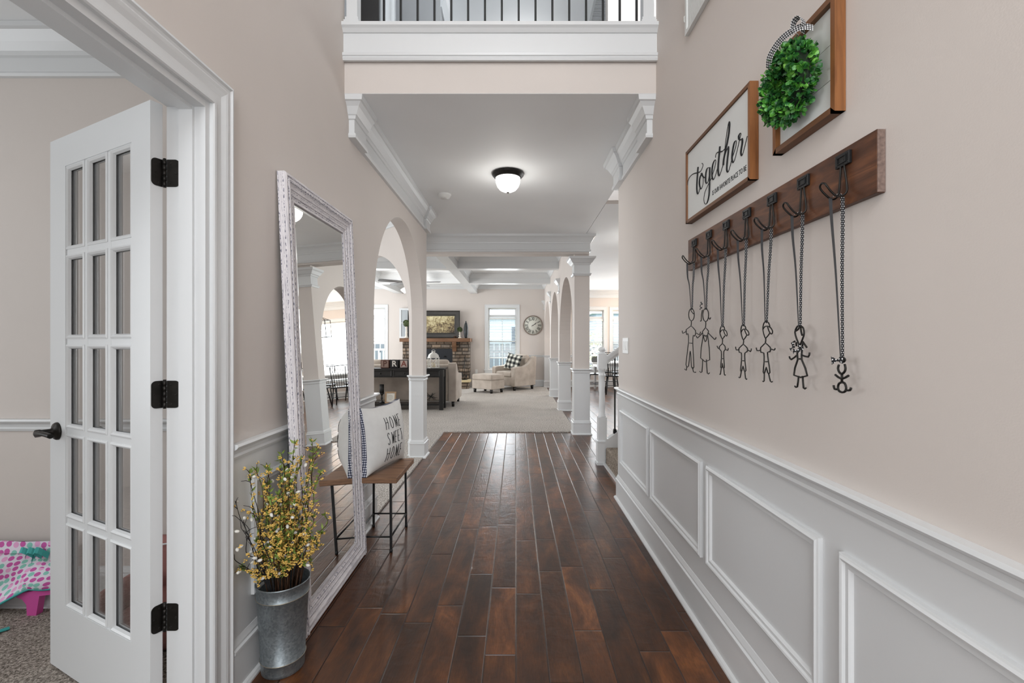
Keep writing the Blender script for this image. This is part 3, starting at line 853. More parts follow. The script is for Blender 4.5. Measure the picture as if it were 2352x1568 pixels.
PWH = simple('white_cotton', (228, 228, 226), .9, 0, .2, .03, 30, .25)
PCK = mat_check('navy_gingham', (238, 238, 240), (110, 116, 140), (26, 30, 52), .014, (0, 2), 1.0)
pil = thing('pillow', 'white pillow with tall black HOME SWEET HOME lettering on the bench', 'pillow')
def pillow_surf(a, b, T, pinch, face, W, Hh, band=.0):
    """a,b in [-1,1]; face +-1 : point in local x (width) y (out) z (up)"""
    ea = 1 - pinch * (1 - abs(b) ** 2.2) * 1.0; eb = 1 - pinch * (1 - abs(a) ** 2.2)
    th = T * (max(0, 1 - abs(a) ** 2.6) ** .62) * (max(0, 1 - abs(b) ** 2.6) ** .62)
    wr = .0035 * math.sin(a * 9 + b * 5) * (1 - abs(a)) * (1 - abs(b)) + .004 * noise.noise(Vector((a * 3, b * 3, face)))
    return Vector((a * W / 2 * ea, face * (th + band + (wr if th > .01 else 0)), b * Hh / 2 * eb))
def pillow_mesh(W, Hh, T, pinch, band, mats, n=28, name='pillow_body', parent=None, band_face=None):
    m = MB(); G = {}
    for face in (1, -1):
        for i in range(n + 1):
            for j in range(n + 1):
                a = -1 + 2 * i / n; b = -1 + 2 * j / n
                a = math.sin(a * math.pi / 2); b = math.sin(b * math.pi / 2)
                G[face, i, j] = m.bm.verts.new(pillow_surf(a, b, T, pinch, face, W, Hh, band))
        for i in range(n):
            for j in range(n):
                v = [G[face, i, j], G[face, i + 1, j], G[face, i + 1, j + 1], G[face, i, j + 1]]
                f = m.bm.faces.new(v if face == -1 else v[::-1]); f.smooth = True
                f.material_index = 1 if (band_face == face) else 0
    for k in range(n):
        for e0, e1 in (((k, 0), (k + 1, 0)), ((k, n), (k + 1, n)), ((0, k), (0, k + 1)), ((n, k), (n, k + 1))):
            f = m.bm.faces.new((G[1, *e0], G[1, *e1], G[-1, *e1], G[-1, *e0])); f.smooth = True
            f.material_index = 1 if len(mats) > 1 else 0
    return m.build(name, mats, parent)
PW_, PH_ = .475, .41
pillow_mesh(PW_, PH_, .082, .10, .016, [PWH, PCK], parent=pil, band_face=-1)
pil.matrix_world = Matrix.Translation((-.862, 2.93, PH_ / 2 + .468)) @ Matrix.Rotation(R(-103.5), 4, 'Z') @ Matrix.Rotation(R(5), 4, 'X')
# tall thin hand lettering following the pillow surface
LET = {'H': [[(0, 0), (0, 1)], [(.7, 0), (.7, 1)], [(0, .58), (.7, .58)]], 'O': [[(.4 + .4 * math.sin(q * .4488), .5 + .48 * math.cos(q * .4488)) for q in range(15)]],
       'M': [[(0, 0), (.08, 1), (.4, .1), (.72, 1), (.8, 0)]], 'E': [[(.6, 0), (0, 0), (0, 1), (.6, 1)], [(0, .5), (.5, .5)]],
       'S': [[(.6, .85), (.45, 1), (.2, 1), (.05, .85), (.1, .65), (.5, .42), (.6, .2), (.45, .02), (.2, 0), (.02, .15)]],
       'W': [[(0, 1), (.2, 0), (.45, .8), (.7, 0), (.9, 1)]], 'T': [[(.35, 0), (.35, 1)], [(0, 1), (.7, 1)]]}
lt = MB()
for word, b0, hh, a0, a1 in (('HOME', .25, .40, -.46, .48), ('SWEET', -.25, .38, -.44, .48), ('HOME', -.78, .42, -.48, .48)):
    cw = (a1 - a0) / len(word)
    for i, ch in enumerate(word):
        for stx in LET[ch]:
            pts = []
            for q in range(len(stx) - 1):
                for s_ in range(4 if len(stx) < 8 else 1):
                    f = s_ / (4 if len(stx) < 8 else 1)
                    x = stx[q][0] * (1 - f) + stx[q + 1][0] * f; y = stx[q][1] * (1 - f) + stx[q + 1][1] * f
                    pts.append((x, y))
            pts.append(stx[-1])
            P3 = []
            for x, y in pts:
                a = -(a0 + cw * (i + x * .70 + .10)); b = b0 + y * hh
                P3.append(pillow_surf(a, b, .082, .10, 1, PW_, PH_, .0168))
            lt.tube(P3, .0021, 5)
INK = simple('black_ink', (24, 24, 26), .8)
lt.build('lettering', INK, pil, label='tall thin black lettering')

# ================================================================ RIGHT WALL: SIGNS, WREATH, HOOK BOARD
SW_ = mat_grain('walnut_stained_pine', (98, 60, 34), (170, 112, 64), 'z', .5, 5, .08, .15)
SWH = mat_grain('walnut_stained_pine_level', (80, 52, 34), (136, 92, 58), 'y', .5, 5, .08, .15)
SGN = simple('white_sign_board', (222, 224, 222), .6, 0, .3, .02, 10)
def wall_sign(name, label, cat, y0, y1, z0, z1, depth=.030, fw=.014):
    """framed board on the right wall, y0 near, y1 far"""
    root = thing(name, label, cat, (XR, (y0 + y1) / 2, z0))
    inv = Matrix.Translation(-Vector(root.location))
    P = [(0, 0), (0, depth), (fw, depth), (fw, 0)]
    for sd, mt in (('L', SW_), ('R', SW_), ('T', SWH), ('B', SWH)):
        MB().frame(y1 - y0, z1 - z0, P, basis((XR - .001, y1, z0), (0, -1, 0), (0, 0, 1)), sd).build('frame', mt, root, M=inv)
    return root, inv
sg, inv = wall_sign('wall_sign', 'wood framed white sign reading together in black script', 'sign', 1.562, 2.154, 1.83, 2.168)
xs = XR - .0255
MB().box(xs, XR - .002, 1.577, 2.139, 1.845, 2.153).build('sign_board', SGN, sg, M=inv)
STROKES = {'together':[[[2.1402,2.0091],[2.1343,2.027],[2.1112,2.0385],[2.0719,2.0371],[2.0234,2.0242],[1.9923,2.018],[1.9751,2.0238],[1.9652,2.0323],[1.9672,2.042],[1.9771,2.0472]],[[2.015,2.0462],[2.0202,2.0222],[2.0255,1.9905],[2.0287,1.9622],[2.0255,1.9401],[2.0181,1.9284],[2.0057,1.9356],[1.9954,1.9508]],[[1.9771,2.0041],[1.9923,1.9953],[2.0005,1.9733],[1.9954,1.9508],[1.9822,1.9389],[1.9672,1.9493],[1.9622,1.968],[1.9652,1.9894],[1.9741,2.0042],[1.9812,2.0027],[1.9622,1.9843],[1.9475,1.9749],[1.9358,1.9747]],[[1.9018,1.9998],[1.9187,2.0043],[1.9301,1.9926],[1.9349,1.9703],[1.933,1.9496],[1.9215,1.9424],[1.9093,1.9511],[1.8999,1.9735],[1.8944,1.997],[1.8953,1.956],[1.8962,1.917],[1.9018,1.8833],[1.9187,1.8609],[1.9378,1.8587],[1.9524,1.8713],[1.9543,1.8922],[1.9426,1.9126],[1.9187,1.9286],[1.8953,1.9403],[1.877,1.9494],[1.8636,1.9638],[1.8503,1.9781],[1.8406,1.9935],[1.8389,2.0051],[1.8476,2.0097],[1.8618,2.0018],[1.8707,1.982],[1.8725,1.9594],[1.868,1.9422],[1.8582,1.9356],[1.8459,1.9419],[1.8328,1.9562],[1.8183,1.9734]],[[1.799,2.0444],[1.8048,2.0169],[1.8115,1.9896],[1.8157,1.9611],[1.8115,1.9388],[1.8048,1.9315],[1.7948,1.9383],[1.7825,1.9522],[1.7703,1.964]],[[1.8406,2.0172],[1.8389,2.0272],[1.8285,2.0313],[1.8073,2.0262],[1.7825,2.018],[1.7663,2.0175],[1.7544,2.0197]],[[1.7703,1.9593],[1.7623,1.9993],[1.7528,2.039],[1.7402,2.0769],[1.7287,2.102],[1.7225,2.1034],[1.7187,2.0954],[1.7195,2.0815],[1.7248,2.059],[1.7387,2.0292],[1.7544,2.0033],[1.7663,1.979],[1.7703,1.9593]],[[1.7687,1.9726],[1.7544,1.996],[1.7387,2.0094],[1.7287,2.0123],[1.7279,1.9958],[1.7348,1.9699],[1.7402,1.9432],[1.7402,1.927],[1.7333,1.9189],[1.7233,1.9241],[1.7119,1.9394],[1.7007,1.9562],[1.686,1.9712],[1.6729,1.9866],[1.6672,2.0015],[1.6701,2.0097],[1.6802,2.0089],[1.6896,1.9938],[1.697,1.9723],[1.6985,1.9517],[1.6918,1.9392],[1.6823,1.9418],[1.6679,1.9603],[1.6559,1.9793],[1.6433,2.0012],[1.6364,2.0117],[1.6329,2.017],[1.6377,2.0226],[1.6467,2.0181],[1.6467,2.0062],[1.6364,1.9981],[1.6241,1.996],[1.6214,1.9814],[1.6281,1.9641],[1.6316,1.9486],[1.6261,1.9379],[1.616,1.9455],[1.6027,1.9665],[1.5883,1.9899]]],'f1':[[[2.0407,1.394],[2.0439,1.3823],[2.0529,1.3732],[2.066,1.3685],[2.0808,1.3692],[2.0943,1.3752],[2.1037,1.3856],[2.1071,1.398],[2.1037,1.4101],[2.0943,1.4192],[2.0808,1.4237],[2.066,1.4226],[2.0529,1.4163],[2.0439,1.4061],[2.0407,1.394]],[[2.085,1.4213],[2.0705,1.4091],[2.0492,1.3981]],[[2.077,1.3691],[2.0792,1.3455],[2.1374,1.3304],[2.1351,1.3146],[2.132,1.3059],[2.1146,1.3099],[2.1094,1.2673],[2.1412,1.1652],[2.1094,1.1597],[2.0945,1.2125],[2.0887,1.2295],[2.0814,1.2128],[2.0741,1.1587],[2.0456,1.1589],[2.0584,1.266],[2.0513,1.3018],[2.0352,1.2975],[2.0262,1.3218],[2.0792,1.3455]],[[2.1094,1.2673],[2.0584,1.2654]],[[2.1351,1.3226],[2.1804,1.3132],[2.1884,1.326]],[[2.0262,1.3137],[1.9843,1.3034],[1.9725,1.3159]],[[2.132,1.1599],[2.1351,1.1397],[2.1583,1.1435]],[[2.0612,1.158],[2.0492,1.1367],[2.0234,1.1375]]],'f2':[[[1.8893,1.3835],[1.8922,1.372],[1.9002,1.363],[1.9119,1.3583],[1.9251,1.359],[1.9372,1.3648],[1.9456,1.3749],[1.9486,1.3871],[1.9456,1.3989],[1.9372,1.4079],[1.9251,1.4124],[1.9119,1.4114],[1.9002,1.4053],[1.8922,1.3954],[1.8893,1.3835]],[[1.9518,1.409],[1.9615,1.39],[1.9634,1.3637],[1.9745,1.3629]],[[1.8899,1.3742],[1.878,1.3652],[1.8692,1.3718]],[[1.9179,1.3577],[1.9204,1.332],[1.9518,1.316],[1.9454,1.2949],[1.9712,1.2026],[1.878,1.1977],[1.8989,1.2994],[1.8887,1.3158],[1.9204,1.332]],[[1.9235,1.2959],[1.9341,1.3013],[1.9391,1.2923],[1.9235,1.2727],[1.9081,1.2842],[1.9093,1.2996],[1.9235,1.2947]],[[1.9518,1.3107],[2.0043,1.289],[2.0166,1.2986]],[[1.8929,1.3095],[1.8318,1.2817],[1.8195,1.2909]],[[1.9486,1.1982],[1.9569,1.1427],[1.981,1.1438]],[[1.9111,1.1983],[1.902,1.1406],[1.881,1.1438]]],'f3':[[[1.7434,1.3158],[1.7469,1.3276],[1.7614,1.3347],[1.7745,1.3309],[1.7836,1.3168],[1.7836,1.3048],[1.7745,1.2927],[1.7624,1.2831],[1.7434,1.2947]],[[1.7836,1.3072],[1.7719,1.3165],[1.7536,1.3188],[1.7332,1.3143],[1.7232,1.3037],[1.7247,1.2956],[1.7332,1.295],[1.7449,1.3041],[1.7552,1.3184]],[[1.7624,1.2831],[1.7635,1.2654],[1.7878,1.2545],[1.7878,1.2425],[1.7729,1.2356],[1.7719,1.2071],[1.7772,1.1723],[1.7666,1.1729],[1.7635,1.1884],[1.7572,1.1734],[1.7459,1.174],[1.7511,1.2078],[1.7511,1.2348],[1.7408,1.2409],[1.7408,1.2549],[1.7635,1.2654]],[[1.7729,1.2066],[1.75,1.2074]],[[1.7905,1.2453],[1.8013,1.2471],[1.8096,1.2555]],[[1.7398,1.2437],[1.7182,1.2401],[1.7133,1.2487]],[[1.7719,1.1719],[1.7798,1.1458],[1.7868,1.1454]],[[1.7521,1.173],[1.7459,1.1459],[1.7373,1.146]]],'f4':[[[1.5827,1.3168],[1.5877,1.3255],[1.6027,1.3319],[1.6127,1.3275],[1.6179,1.3146],[1.6157,1.3016],[1.6092,1.2885],[1.5988,1.2787],[1.5772,1.2945]],[[1.6157,1.3059],[1.6048,1.3154],[1.5856,1.3159],[1.5689,1.3091],[1.5619,1.2995],[1.566,1.2947],[1.5772,1.2966],[1.5856,1.3052],[1.5928,1.315]],[[1.5992,1.2793],[1.6014,1.2636],[1.6312,1.2493],[1.629,1.234],[1.6144,1.2322],[1.6135,1.2062],[1.6201,1.17],[1.6114,1.1695],[1.6027,1.1862],[1.5941,1.1706],[1.5827,1.1723],[1.5899,1.2071],[1.5899,1.2327],[1.5751,1.2373],[1.5731,1.25],[1.6014,1.2636]],[[1.6144,1.2051],[1.5886,1.2055]],[[1.6321,1.2449],[1.6515,1.2424],[1.6575,1.2539]],[[1.5731,1.2454],[1.5505,1.2389],[1.5465,1.2493]],[[1.6144,1.1693],[1.6232,1.1448],[1.6334,1.1451]],[[1.5907,1.1704],[1.5844,1.1435],[1.576,1.1431]]],'f5':[[[1.4331,1.3201],[1.44,1.331],[1.4558,1.3371],[1.4673,1.3322],[1.4738,1.3186],[1.472,1.3047],[1.4648,1.2907],[1.4565,1.2838],[1.4348,1.298]],[[1.4731,1.3126],[1.463,1.3202],[1.447,1.3216],[1.4296,1.3162],[1.4184,1.3053],[1.4211,1.2974],[1.4296,1.2975],[1.44,1.3078],[1.447,1.3212]],[[1.4576,1.2838],[1.4594,1.2681],[1.4867,1.2531],[1.4849,1.2372],[1.4684,1.2356],[1.4666,1.2081],[1.472,1.1742],[1.463,1.1729],[1.4541,1.19],[1.4452,1.1731],[1.4331,1.1748],[1.441,1.2091],[1.447,1.238],[1.4331,1.2403],[1.4307,1.2538],[1.4594,1.2681]],[[1.4673,1.2076],[1.44,1.2088]],[[1.4878,1.2441],[1.5093,1.2427],[1.5143,1.2524]],[[1.4307,1.2503],[1.4093,1.2461],[1.4044,1.2522]],[[1.4655,1.1723],[1.4666,1.1454],[1.4753,1.1443]],[[1.441,1.1733],[1.4296,1.1472],[1.4194,1.1477]]],'f6':[[[1.2829,1.2601],[1.2966,1.28],[1.3044,1.2991],[1.2966,1.3122],[1.289,1.3167],[1.2769,1.3153],[1.2665,1.3094],[1.263,1.2945],[1.2695,1.2797],[1.2829,1.2601]],[[1.3028,1.3019],[1.2905,1.3064],[1.2823,1.3146]],[[1.2784,1.3135],[1.2763,1.3004],[1.271,1.2891]],[[1.2829,1.2601],[1.2829,1.2535],[1.2935,1.2458],[1.2926,1.225],[1.2926,1.2193],[1.309,1.1755],[1.2492,1.1786],[1.2739,1.2219],[1.2724,1.2462],[1.2829,1.2535]],[[1.2926,1.2231],[1.2739,1.2238]],[[1.2935,1.2344],[1.3217,1.2201],[1.3314,1.2285]],[[1.2724,1.2341],[1.2449,1.2303],[1.2392,1.2423]],[[1.2874,1.1752],[1.2935,1.1435],[1.305,1.1443]],[[1.2695,1.1765],[1.2651,1.1429],[1.2549,1.1443]],[[1.3044,1.2733],[1.3201,1.267]],[[1.2695,1.2723],[1.2512,1.2561]],[[1.2988,1.2705],[1.2975,1.259]],[[1.2695,1.2704],[1.2704,1.2593]]],'f7':[[[1.1267,1.2143],[1.1302,1.2058],[1.1256,1.1962],[1.1164,1.1927],[1.1073,1.199],[1.1044,1.2073],[1.1073,1.2169]],[[1.1164,1.1927],[1.1166,1.1722]],[[1.1397,1.1889],[1.1175,1.1803],[1.094,1.1902]],[[1.1166,1.1722],[1.1267,1.1681],[1.1302,1.1578],[1.1267,1.1499],[1.1152,1.1475],[1.1051,1.1514],[1.1022,1.1606],[1.1073,1.1706],[1.1166,1.1722]],[[1.1302,1.1537],[1.142,1.1529],[1.1456,1.1621]],[[1.1035,1.1537],[1.0896,1.1554],[1.086,1.1619]],[[1.1066,1.2274],[1.1073,1.2253],[1.109,1.2235],[1.1115,1.2225],[1.1144,1.2224],[1.1169,1.2232],[1.1187,1.2248],[1.1193,1.2269],[1.1187,1.2291],[1.1169,1.2309],[1.1144,1.2319],[1.1115,1.232],[1.109,1.2311],[1.1073,1.2295],[1.1066,1.2274]]]}
sc_ = MB()
for s_ in STROKES['together']:
    y0, z0 = 0, 0
    P3 = [Vector((xs - .0006, y, z)) for y, z in s_]
    sp = smooth_path(P3, 4)
    N = len(sp)
    rr = []
    for i in range(N):
        d = (sp[min(i + 1, N - 1)] - sp[max(i - 1, 0)]); 
        rr.append(.0016 + .0030 * max(0, min(1, -d.z / (d.length + 1e-9))))
    sc_.tube(sp, rr, 6)
sm = sc_.build('script_lettering', INK, sg, M=inv)
# slim capitals under the script
Mt = basis((xs - .0004, 1.8725, 1.874), (0, -1, 0), (0, 0, 1))
tx = text_mesh('small_lettering', 'IS OUR FAVORITE PLACE TO BE', .0275, INK, Matrix(), None, 1, 1, .0004, 'LEFT')
ex_ = max(v.co.x for v in tx.data.vertices)
tx.data.transform(inv @ Mt @ Matrix.Diagonal((.277 / ex_, 1, 1, 1))); tx.parent = sg

fg, inv = wall_sign('picture_frame', 'wood framed white shiplap board behind the boxwood wreath', 'picture frame', 1.149, 1.427, 1.855, 2.158, .028, .016)
for k, (za, zb) in enumerate(((1.871, 1.9525), (1.954, 2.0445), (2.046, 2.142))):
    MB().box(XR - .014, XR - .002, 1.165, 1.411, za, zb).build('shiplap_board', SGN, fg, M=inv)

wrt = thing('wreath', 'round green boxwood wreath hanging on the white shiplap board', 'wreath', (XR - .060, 1.296, 2.005))
BOX1 = NT('boxwood_leaf', srgb(70, 130, 60), .4, 0, .5)
lv = BOX1.noise(BOX1.co(), 35, 3, .6)
BOX1.color(BOX1.ramp(lv, [(.28, srgb(22, 58, 36)), (.45, srgb(44, 104, 52)), (.6, srgb(88, 158, 58)), (.75, srgb(142, 200, 88))])); BOX1 = BOX1.m
wl_ = MB(); rw = random.Random(3)
RM, RT = .076, .030
for q in range(1900):
    a = rw.uniform(0, 2 * math.pi); bth = rw.uniform(0, 2 * math.pi); rr = RT * rw.uniform(.55, 1.12)
    # ring in the y-z plane, out of the wall = -x
    c = Vector((0, math.cos(a), math.sin(a)))
    n_ = c * math.cos(bth) + Vector((-1, 0, 0)) * math.sin(bth)
    p = c * RM + n_ * rr
    if p.x > .028: continue
    d = (n_ + Vector((rw.gauss(0, .6), rw.gauss(0, .6), rw.gauss(0, .6)))).normalized()
    s1 = d.cross(Vector((rw.gauss(0, 1), rw.gauss(0, 1), rw.gauss(0, 1)))).normalized(); u = d.cross(s1)
    L = rw.uniform(.011, .017); w = L * .46
    pts = [p, p + d * L * .25 + s1 * w * .8, p + d * L * .65 + s1 * w, p + d * L, p + d * L * .65 - s1 * w, p + d * L * .25 - s1 * w * .8]
    mid = p + d * L * .5 - u * w * .35
    vs = [wl_.bm.verts.new(x) for x in pts]; vm = wl_.bm.verts.new(mid)
    for k in range(6):
        f = wl_.bm.faces.new((vs[k], vs[(k + 1) % 6], vm)); f.smooth = True
wl_.build('leaves', BOX1, wrt, normals=False)['kind'] = 'stuff'
rg = MB(); rg.tube([(.0, RM * math.cos(2 * math.pi * k / 36), RM * math.sin(2 * math.pi * k / 36)) for k in range(36)], .014, 8, closed=True)
rg.build('twig_ring', simple('dark_green_twig', (30, 46, 30), .9), wrt)
GING = NT('black_white_gingham_ribbon', G3(.5), .8)
U, V, _ = GING.xyz(GING.n('ShaderNodeUVMap').outputs[0])
p_ = GING.math('GREATER_THAN', GING.math('FRACT', GING.math('DIVIDE', U, .0062)), .5); q_ = GING.math('GREATER_THAN', GING.math('FRACT', GING.math('DIVIDE', V, .0062)), .5)
GING.color(GING.ramp(GING.math('MULTIPLY', GING.math('ADD', p_, q_), .5), [(0, srgb(232, 232, 232)), (.34, srgb(110, 110, 112)), (.67, srgb(20, 20, 22))], 'CONSTANT')); GING = GING.m
def ribbon(m, pts, w, wdir, uvl=None, sub=4, th=.0008):
    """flat ribbon along pts, width w in direction wdir (vector or list)"""
    sp = smooth_path([Vector(p) for p in pts], sub)
    uv = m.bm.loops.layers.uv.verify(); L = 0; prev = None
    for i, p in enumerate(sp):
        if isinstance(wdir, list): 
            f = i / (len(sp) - 1) * (len(wdir) - 1); k = min(int(f), len(wdir) - 2); wd = Vector(wdir[k]).lerp(Vector(wdir[k + 1]), f - k)
        else: wd = Vector(wdir)
        ww = w if not isinstance(w, (list, tuple)) else w[0] + (w[1] - w[0]) * i / (len(sp) - 1)
        wd = wd.normalized() * ww / 2
        tdir = (sp[min(i + 1, len(sp) - 1)] - sp[max(i - 1, 0)]).normalized()
        nn = tdir.cross(wd).normalized() * th / 2
        cur = [m.bm.verts.new(p - wd - nn), m.bm.verts.new(p + wd - nn), m.bm.verts.new(p + wd + nn), m.bm.verts.new(p - wd + nn)]
        if prev:
            dl = (p - sp[i - 1]).length
            for k in range(4):
                f = m.bm.faces.new((prev[k], prev[(k + 1) % 4], cur[(k + 1) % 4], cur[k]))
                us = ((0, ww), (ww, ww), (ww, 0), (0, 0))[k]
                for lp, (uu, vv) in zip(f.loops, ((us[0], L), (us[1], L), (us[1], L + dl), (us[0], L + dl))): lp[uv].uv = (uu, vv)
            L += dl
        else: m.bm.faces.new(cur)
        prev = cur
    m.bm.faces.new(prev[::-1])
    return m
rb = MB()
ribbon(rb, [(.015, -.088, .100), (-.012, -.080, .108), (-.030, -.045, .110), (-.036, -.010, .106), (-.040, .020, .088), (-.034, .036, .066)], .020, [(.2, .3, 1), (0, .2, 1), (-.3, .3, .9), (-.4, .5, .8), (-.4, .6, .6), (-.3, .6, .5)])
ribbon(rb, [(-.002, -.070, .098), (-.010, -.088, .112), (-.018, -.086, .130), (-.024, -.070, .130), (-.022, -.060, .112), (-.016, -.066, .100)], .018, (.5, .2, -.1))
rb.build('hanging_ribbon', GING, wrt, label='black and white gingham ribbon')

# white slatted sign at the top of the wall
ss = thing('slat_sign', 'white slatted sign high on the right wall above the script sign', 'sign', (XR, 1.95, 2.745))
m = MB()
m.frame(.50, .55, [(0, 0), (0, .018), (.02, .018), (.02, 0)], basis((-.001, .245, 0), (0, -1, 0), (0, 0, 1)))
m.build('frame', SGN, ss)
m = MB()
for k in range(30): m.box(-.012, -.001, -.225 + .0150 * k, -.225 + .0150 * k + .0125, .015, .54)
m.build('beadboard', SGN, ss)
m = MB()
m.tube([(-.012, .245, .06), (-.020, .250, .075), (-.020, .250, .10), (-.010, .247, .105)], .002, 6)
m.build('side_hook', SGN, ss)
m = MB()
for pts in ([(0, 0), (0, .10)], [(-.03, .03), (-.022, .012), (-.032, .005), (-.040, .03)], [(-.06, .04), (-.052, .022), (-.070, .012), (-.073, .04)], [(-.10, .04), (-.092, .022), (-.110, .012), (-.113, .04), (-.118, .10)]):
    m.tube([(-.0135, .10 + y, .10 + z) for y, z in pts], .0035, 6)
m.build('lettering', INK, ss)

# hook board
WALN = NT('dark_walnut_board', G3(.1), .45, 0, .4)
c = WALN.co(); v1 = WALN.mapping(c, (1, .16, 1)); nn = WALN.noise(v1, 22, 4, .6, 1.4); n2 = WALN.noise(v1, 140, 3)
WALN.color(WALN.mix(.3, WALN.ramp(nn, [(.3, srgb(58, 34, 22)), (.5, srgb(92, 56, 35)), (.72, srgb(134, 86, 52))]), WALN.ramp(n2, [(.3, srgb(60, 34, 22)), (.7, srgb(110, 66, 40))]))); WALN = WALN.m
hb = thing('hook_board', 'long dark walnut board with seven black wire hooks', 'coat rack', (XR, 1.59, 1.608))
inv = Matrix.Translation(-Vector(hb.location))
MB().box(XR - .019, XR - .0005, 1.027, 2.153, 1.608, 1.752, bevel=.0015).build('board', WALN, hb, M=inv)
MB().box(XR - .0185, XR - .001, 1.0255, 1.0272, 1.6095, 1.7505).build('sawn_end', simple('grey_sawn_end_grain', (122, 104, 96), .85, 0, .2, .35, 120, .4), hb, label='grey rough sawn end grain', M=inv)
HY = [1.127 + .157 * k for k in range(7)]
XB = XR - .019
for y in HY:
    h = MB()
    for sg_ in (-1, 1):
        w0, w1 = .006 * sg_, .0145 * sg_
        P3 = [(XB - .006, y + w0, 1.722), (XB - .006, y + w0 * 1.1, 1.70), (XB - .005, y + w1 * .8, 1.665), (XB - .006, y + w1, 1.640), (XB - .014, y + w1 * .95, 1.630), (XB - .026, y + w1 * .8, 1.628), (XB - .040, y + w1 * .75, 1.638), (XB - .052, y + w1 * .8, 1.652), (XB - .056, y + w1 * .6, 1.660), (XB - .057, y, 1.664)]
        h.tube(smooth_path(P3, 4), .0024, 7)
    hk = h.build('hook', BRONZE, hb, M=inv)
    p = MB(); p.box(XB - .008, XB - .0002, y - .024, y + .024, 1.706, 1.738, bevel=.001)
    p.frame(.030, .018, [(0, 0), (0, .0022), (.002, .0022), (.002, 0)], basis((XB - .008, y + .015, 1.713), (0, -1, 0), (0, 0, 1)))
    for sy in (-.0195, .0195):
        for sz in (1.711, 1.733): p.lathe([(.0024, 0), (.002, .0012), (.0, .0014)], n=8, M=basis((XB - .008, y + sy, sz), (0, -1, 0), (0, 0, 1)), cap=False)
    p.build('label_plate', BLACK, hk, M=inv)

# seven wire figures hanging on ribbons
BOWM = mat_dots('black_bow_fabric_with_white_dots', (24, 24, 28), (238, 238, 238), .0078, .24)
WIRE = simple('black_iron_wire', (40, 38, 36), .45, .6, .5, .2, 80)
RBP = simple('plain_black_ribbon', (44, 44, 46), .6)
RBD = mat_dots('black_ribbon_with_white_dots', (26, 26, 30), (236, 236, 236), .0054, .21)
LBL = ['wire figure of a tall person in trousers, farthest along the hook board', 'wire figure in a long dress with a heart, second from the far end',
       'small wire figure with a cap, third from the far end', 'wire figure with a cap on the middle hook', 'taller wire figure with a cap, third from the near end',
       'wire figure in a dress with dotted bows under its chin', 'tiny wire baby figure with a dotted bow, on the nearest hook']
for k in range(7):
    y = HY[6 - k]; S = STROKES['f%d' % (k + 1)]
    allp = [p for s_ in S for p in s_]
    top = max(p[1] for p in (S[0] if k < 6 else S[6]))
    yc = sum(p[0] for p in S[0]) / len(S[0])
    fgk = thing('wire_figure', LBL[k], 'ornament', (.80, yc, top), 0, 'wire figures hanging from the hook board')
    inv = Matrix.Translation((-.80, -yc, -top))
    m = MB(); rad = .0020 if k < 5 else .0025
    if k == 6: rad = .0028
    for s_ in S:
        P3 = [Vector((.80, a, b)) for a, b in s_]
        cl = (P3[0] - P3[-1]).length < .002 and len(P3) > 3
        m.tube(smooth_path(P3, 2), rad, 6)
    m.build('wire', WIRE, fgk, M=inv)
    # plain strand (away from the wall) and dotted strand
    t0 = 1.627; hx1 = XB - .036; hx2 = XB - .008
    nl = MB(); ribbon(nl, [(hx1, y, t0), (hx1 + .002, y * .8 + yc * .2, t0 - .06), (.5 * (hx1 + .80), (y + yc) / 2, (t0 + top) / 2), (.797, yc, top - .004)], (.0085, .0024), (1, -.1, 0))
    nl.build('plain_ribbon', RBP, fgk, M=inv)
    nl = MB(); ribbon(nl, [(hx2 + .002, y, t0 + .004), (hx2 + .001, y * .8 + yc * .2, t0 - .06), (.5 * (hx2 + .80) + .001, (y + yc) / 2, (t0 + top) / 2), (.802, yc, top - .006)], (.0105, .0075), (1, .1, 0))
    nl.build('dotted_ribbon', RBD, fgk, M=inv)
    nl = MB(); ribbon(nl, [(hx2 + .002, y, t0 + .004), (XB - .018, y, t0 + .010), (hx1, y, t0)], .010, (0, 1, 0)); nl.build('ribbon_loop', RBD, fgk, M=inv)
    bows = []
    if k == 1: bows = [(.80, 1.943, 1.43, .012, .6), (.80, 1.950, 1.418, .010, 1.4)]
    if k == 5: bows = [(.797, None, (755, 788), .016, .3)]
    def bow(cy, cz, w, tilt):
        b = MB()
        for sgn in (-1, 1):
            M = basis((.793, cy, cz), (0, -math.cos(tilt), math.sin(tilt)), (0, math.sin(tilt), math.cos(tilt)))
            pts = [(0, 0, 0), (sgn * w * .5, w * .36, .003), (sgn * w, w * .52, .002), (sgn * w * .95, -w * .48, .002), (sgn * w * .5, -w * .34, .003), (0, 0, 0)]
            uv = b.bm.loops.layers.uv.verify()
            ctr = b.bm.verts.new(M @ Vector((sgn * w * .55, 0, .006)))
            vs = [b.bm.verts.new(M @ Vector(q)) for q in pts[:-1]]
            for i in range(5):
                f = b.bm.faces.new((vs[i], vs[(i + 1) % 5], ctr))
                for lp in f.loops:
                    l = M.inverted() @ lp.vert.co; lp[uv].uv = (l.x, l.y + 1)
        b.cbox((.795, cy, cz), (.005, .005, .006))
        b.build('bow', BOWM, fgk, M=inv)
    if k == 1: bow(1.945, 1.434, .011, .9); bow(1.951, 1.418, .009, 1.5)
    if k == 5: bow(1.303, 1.257, .013, .9); bow(1.283, 1.246, .017, 0.1); bow(1.264, 1.256, .013, -.6)
    if k == 6: bow(yc + .004, top - .006, .021, .1)

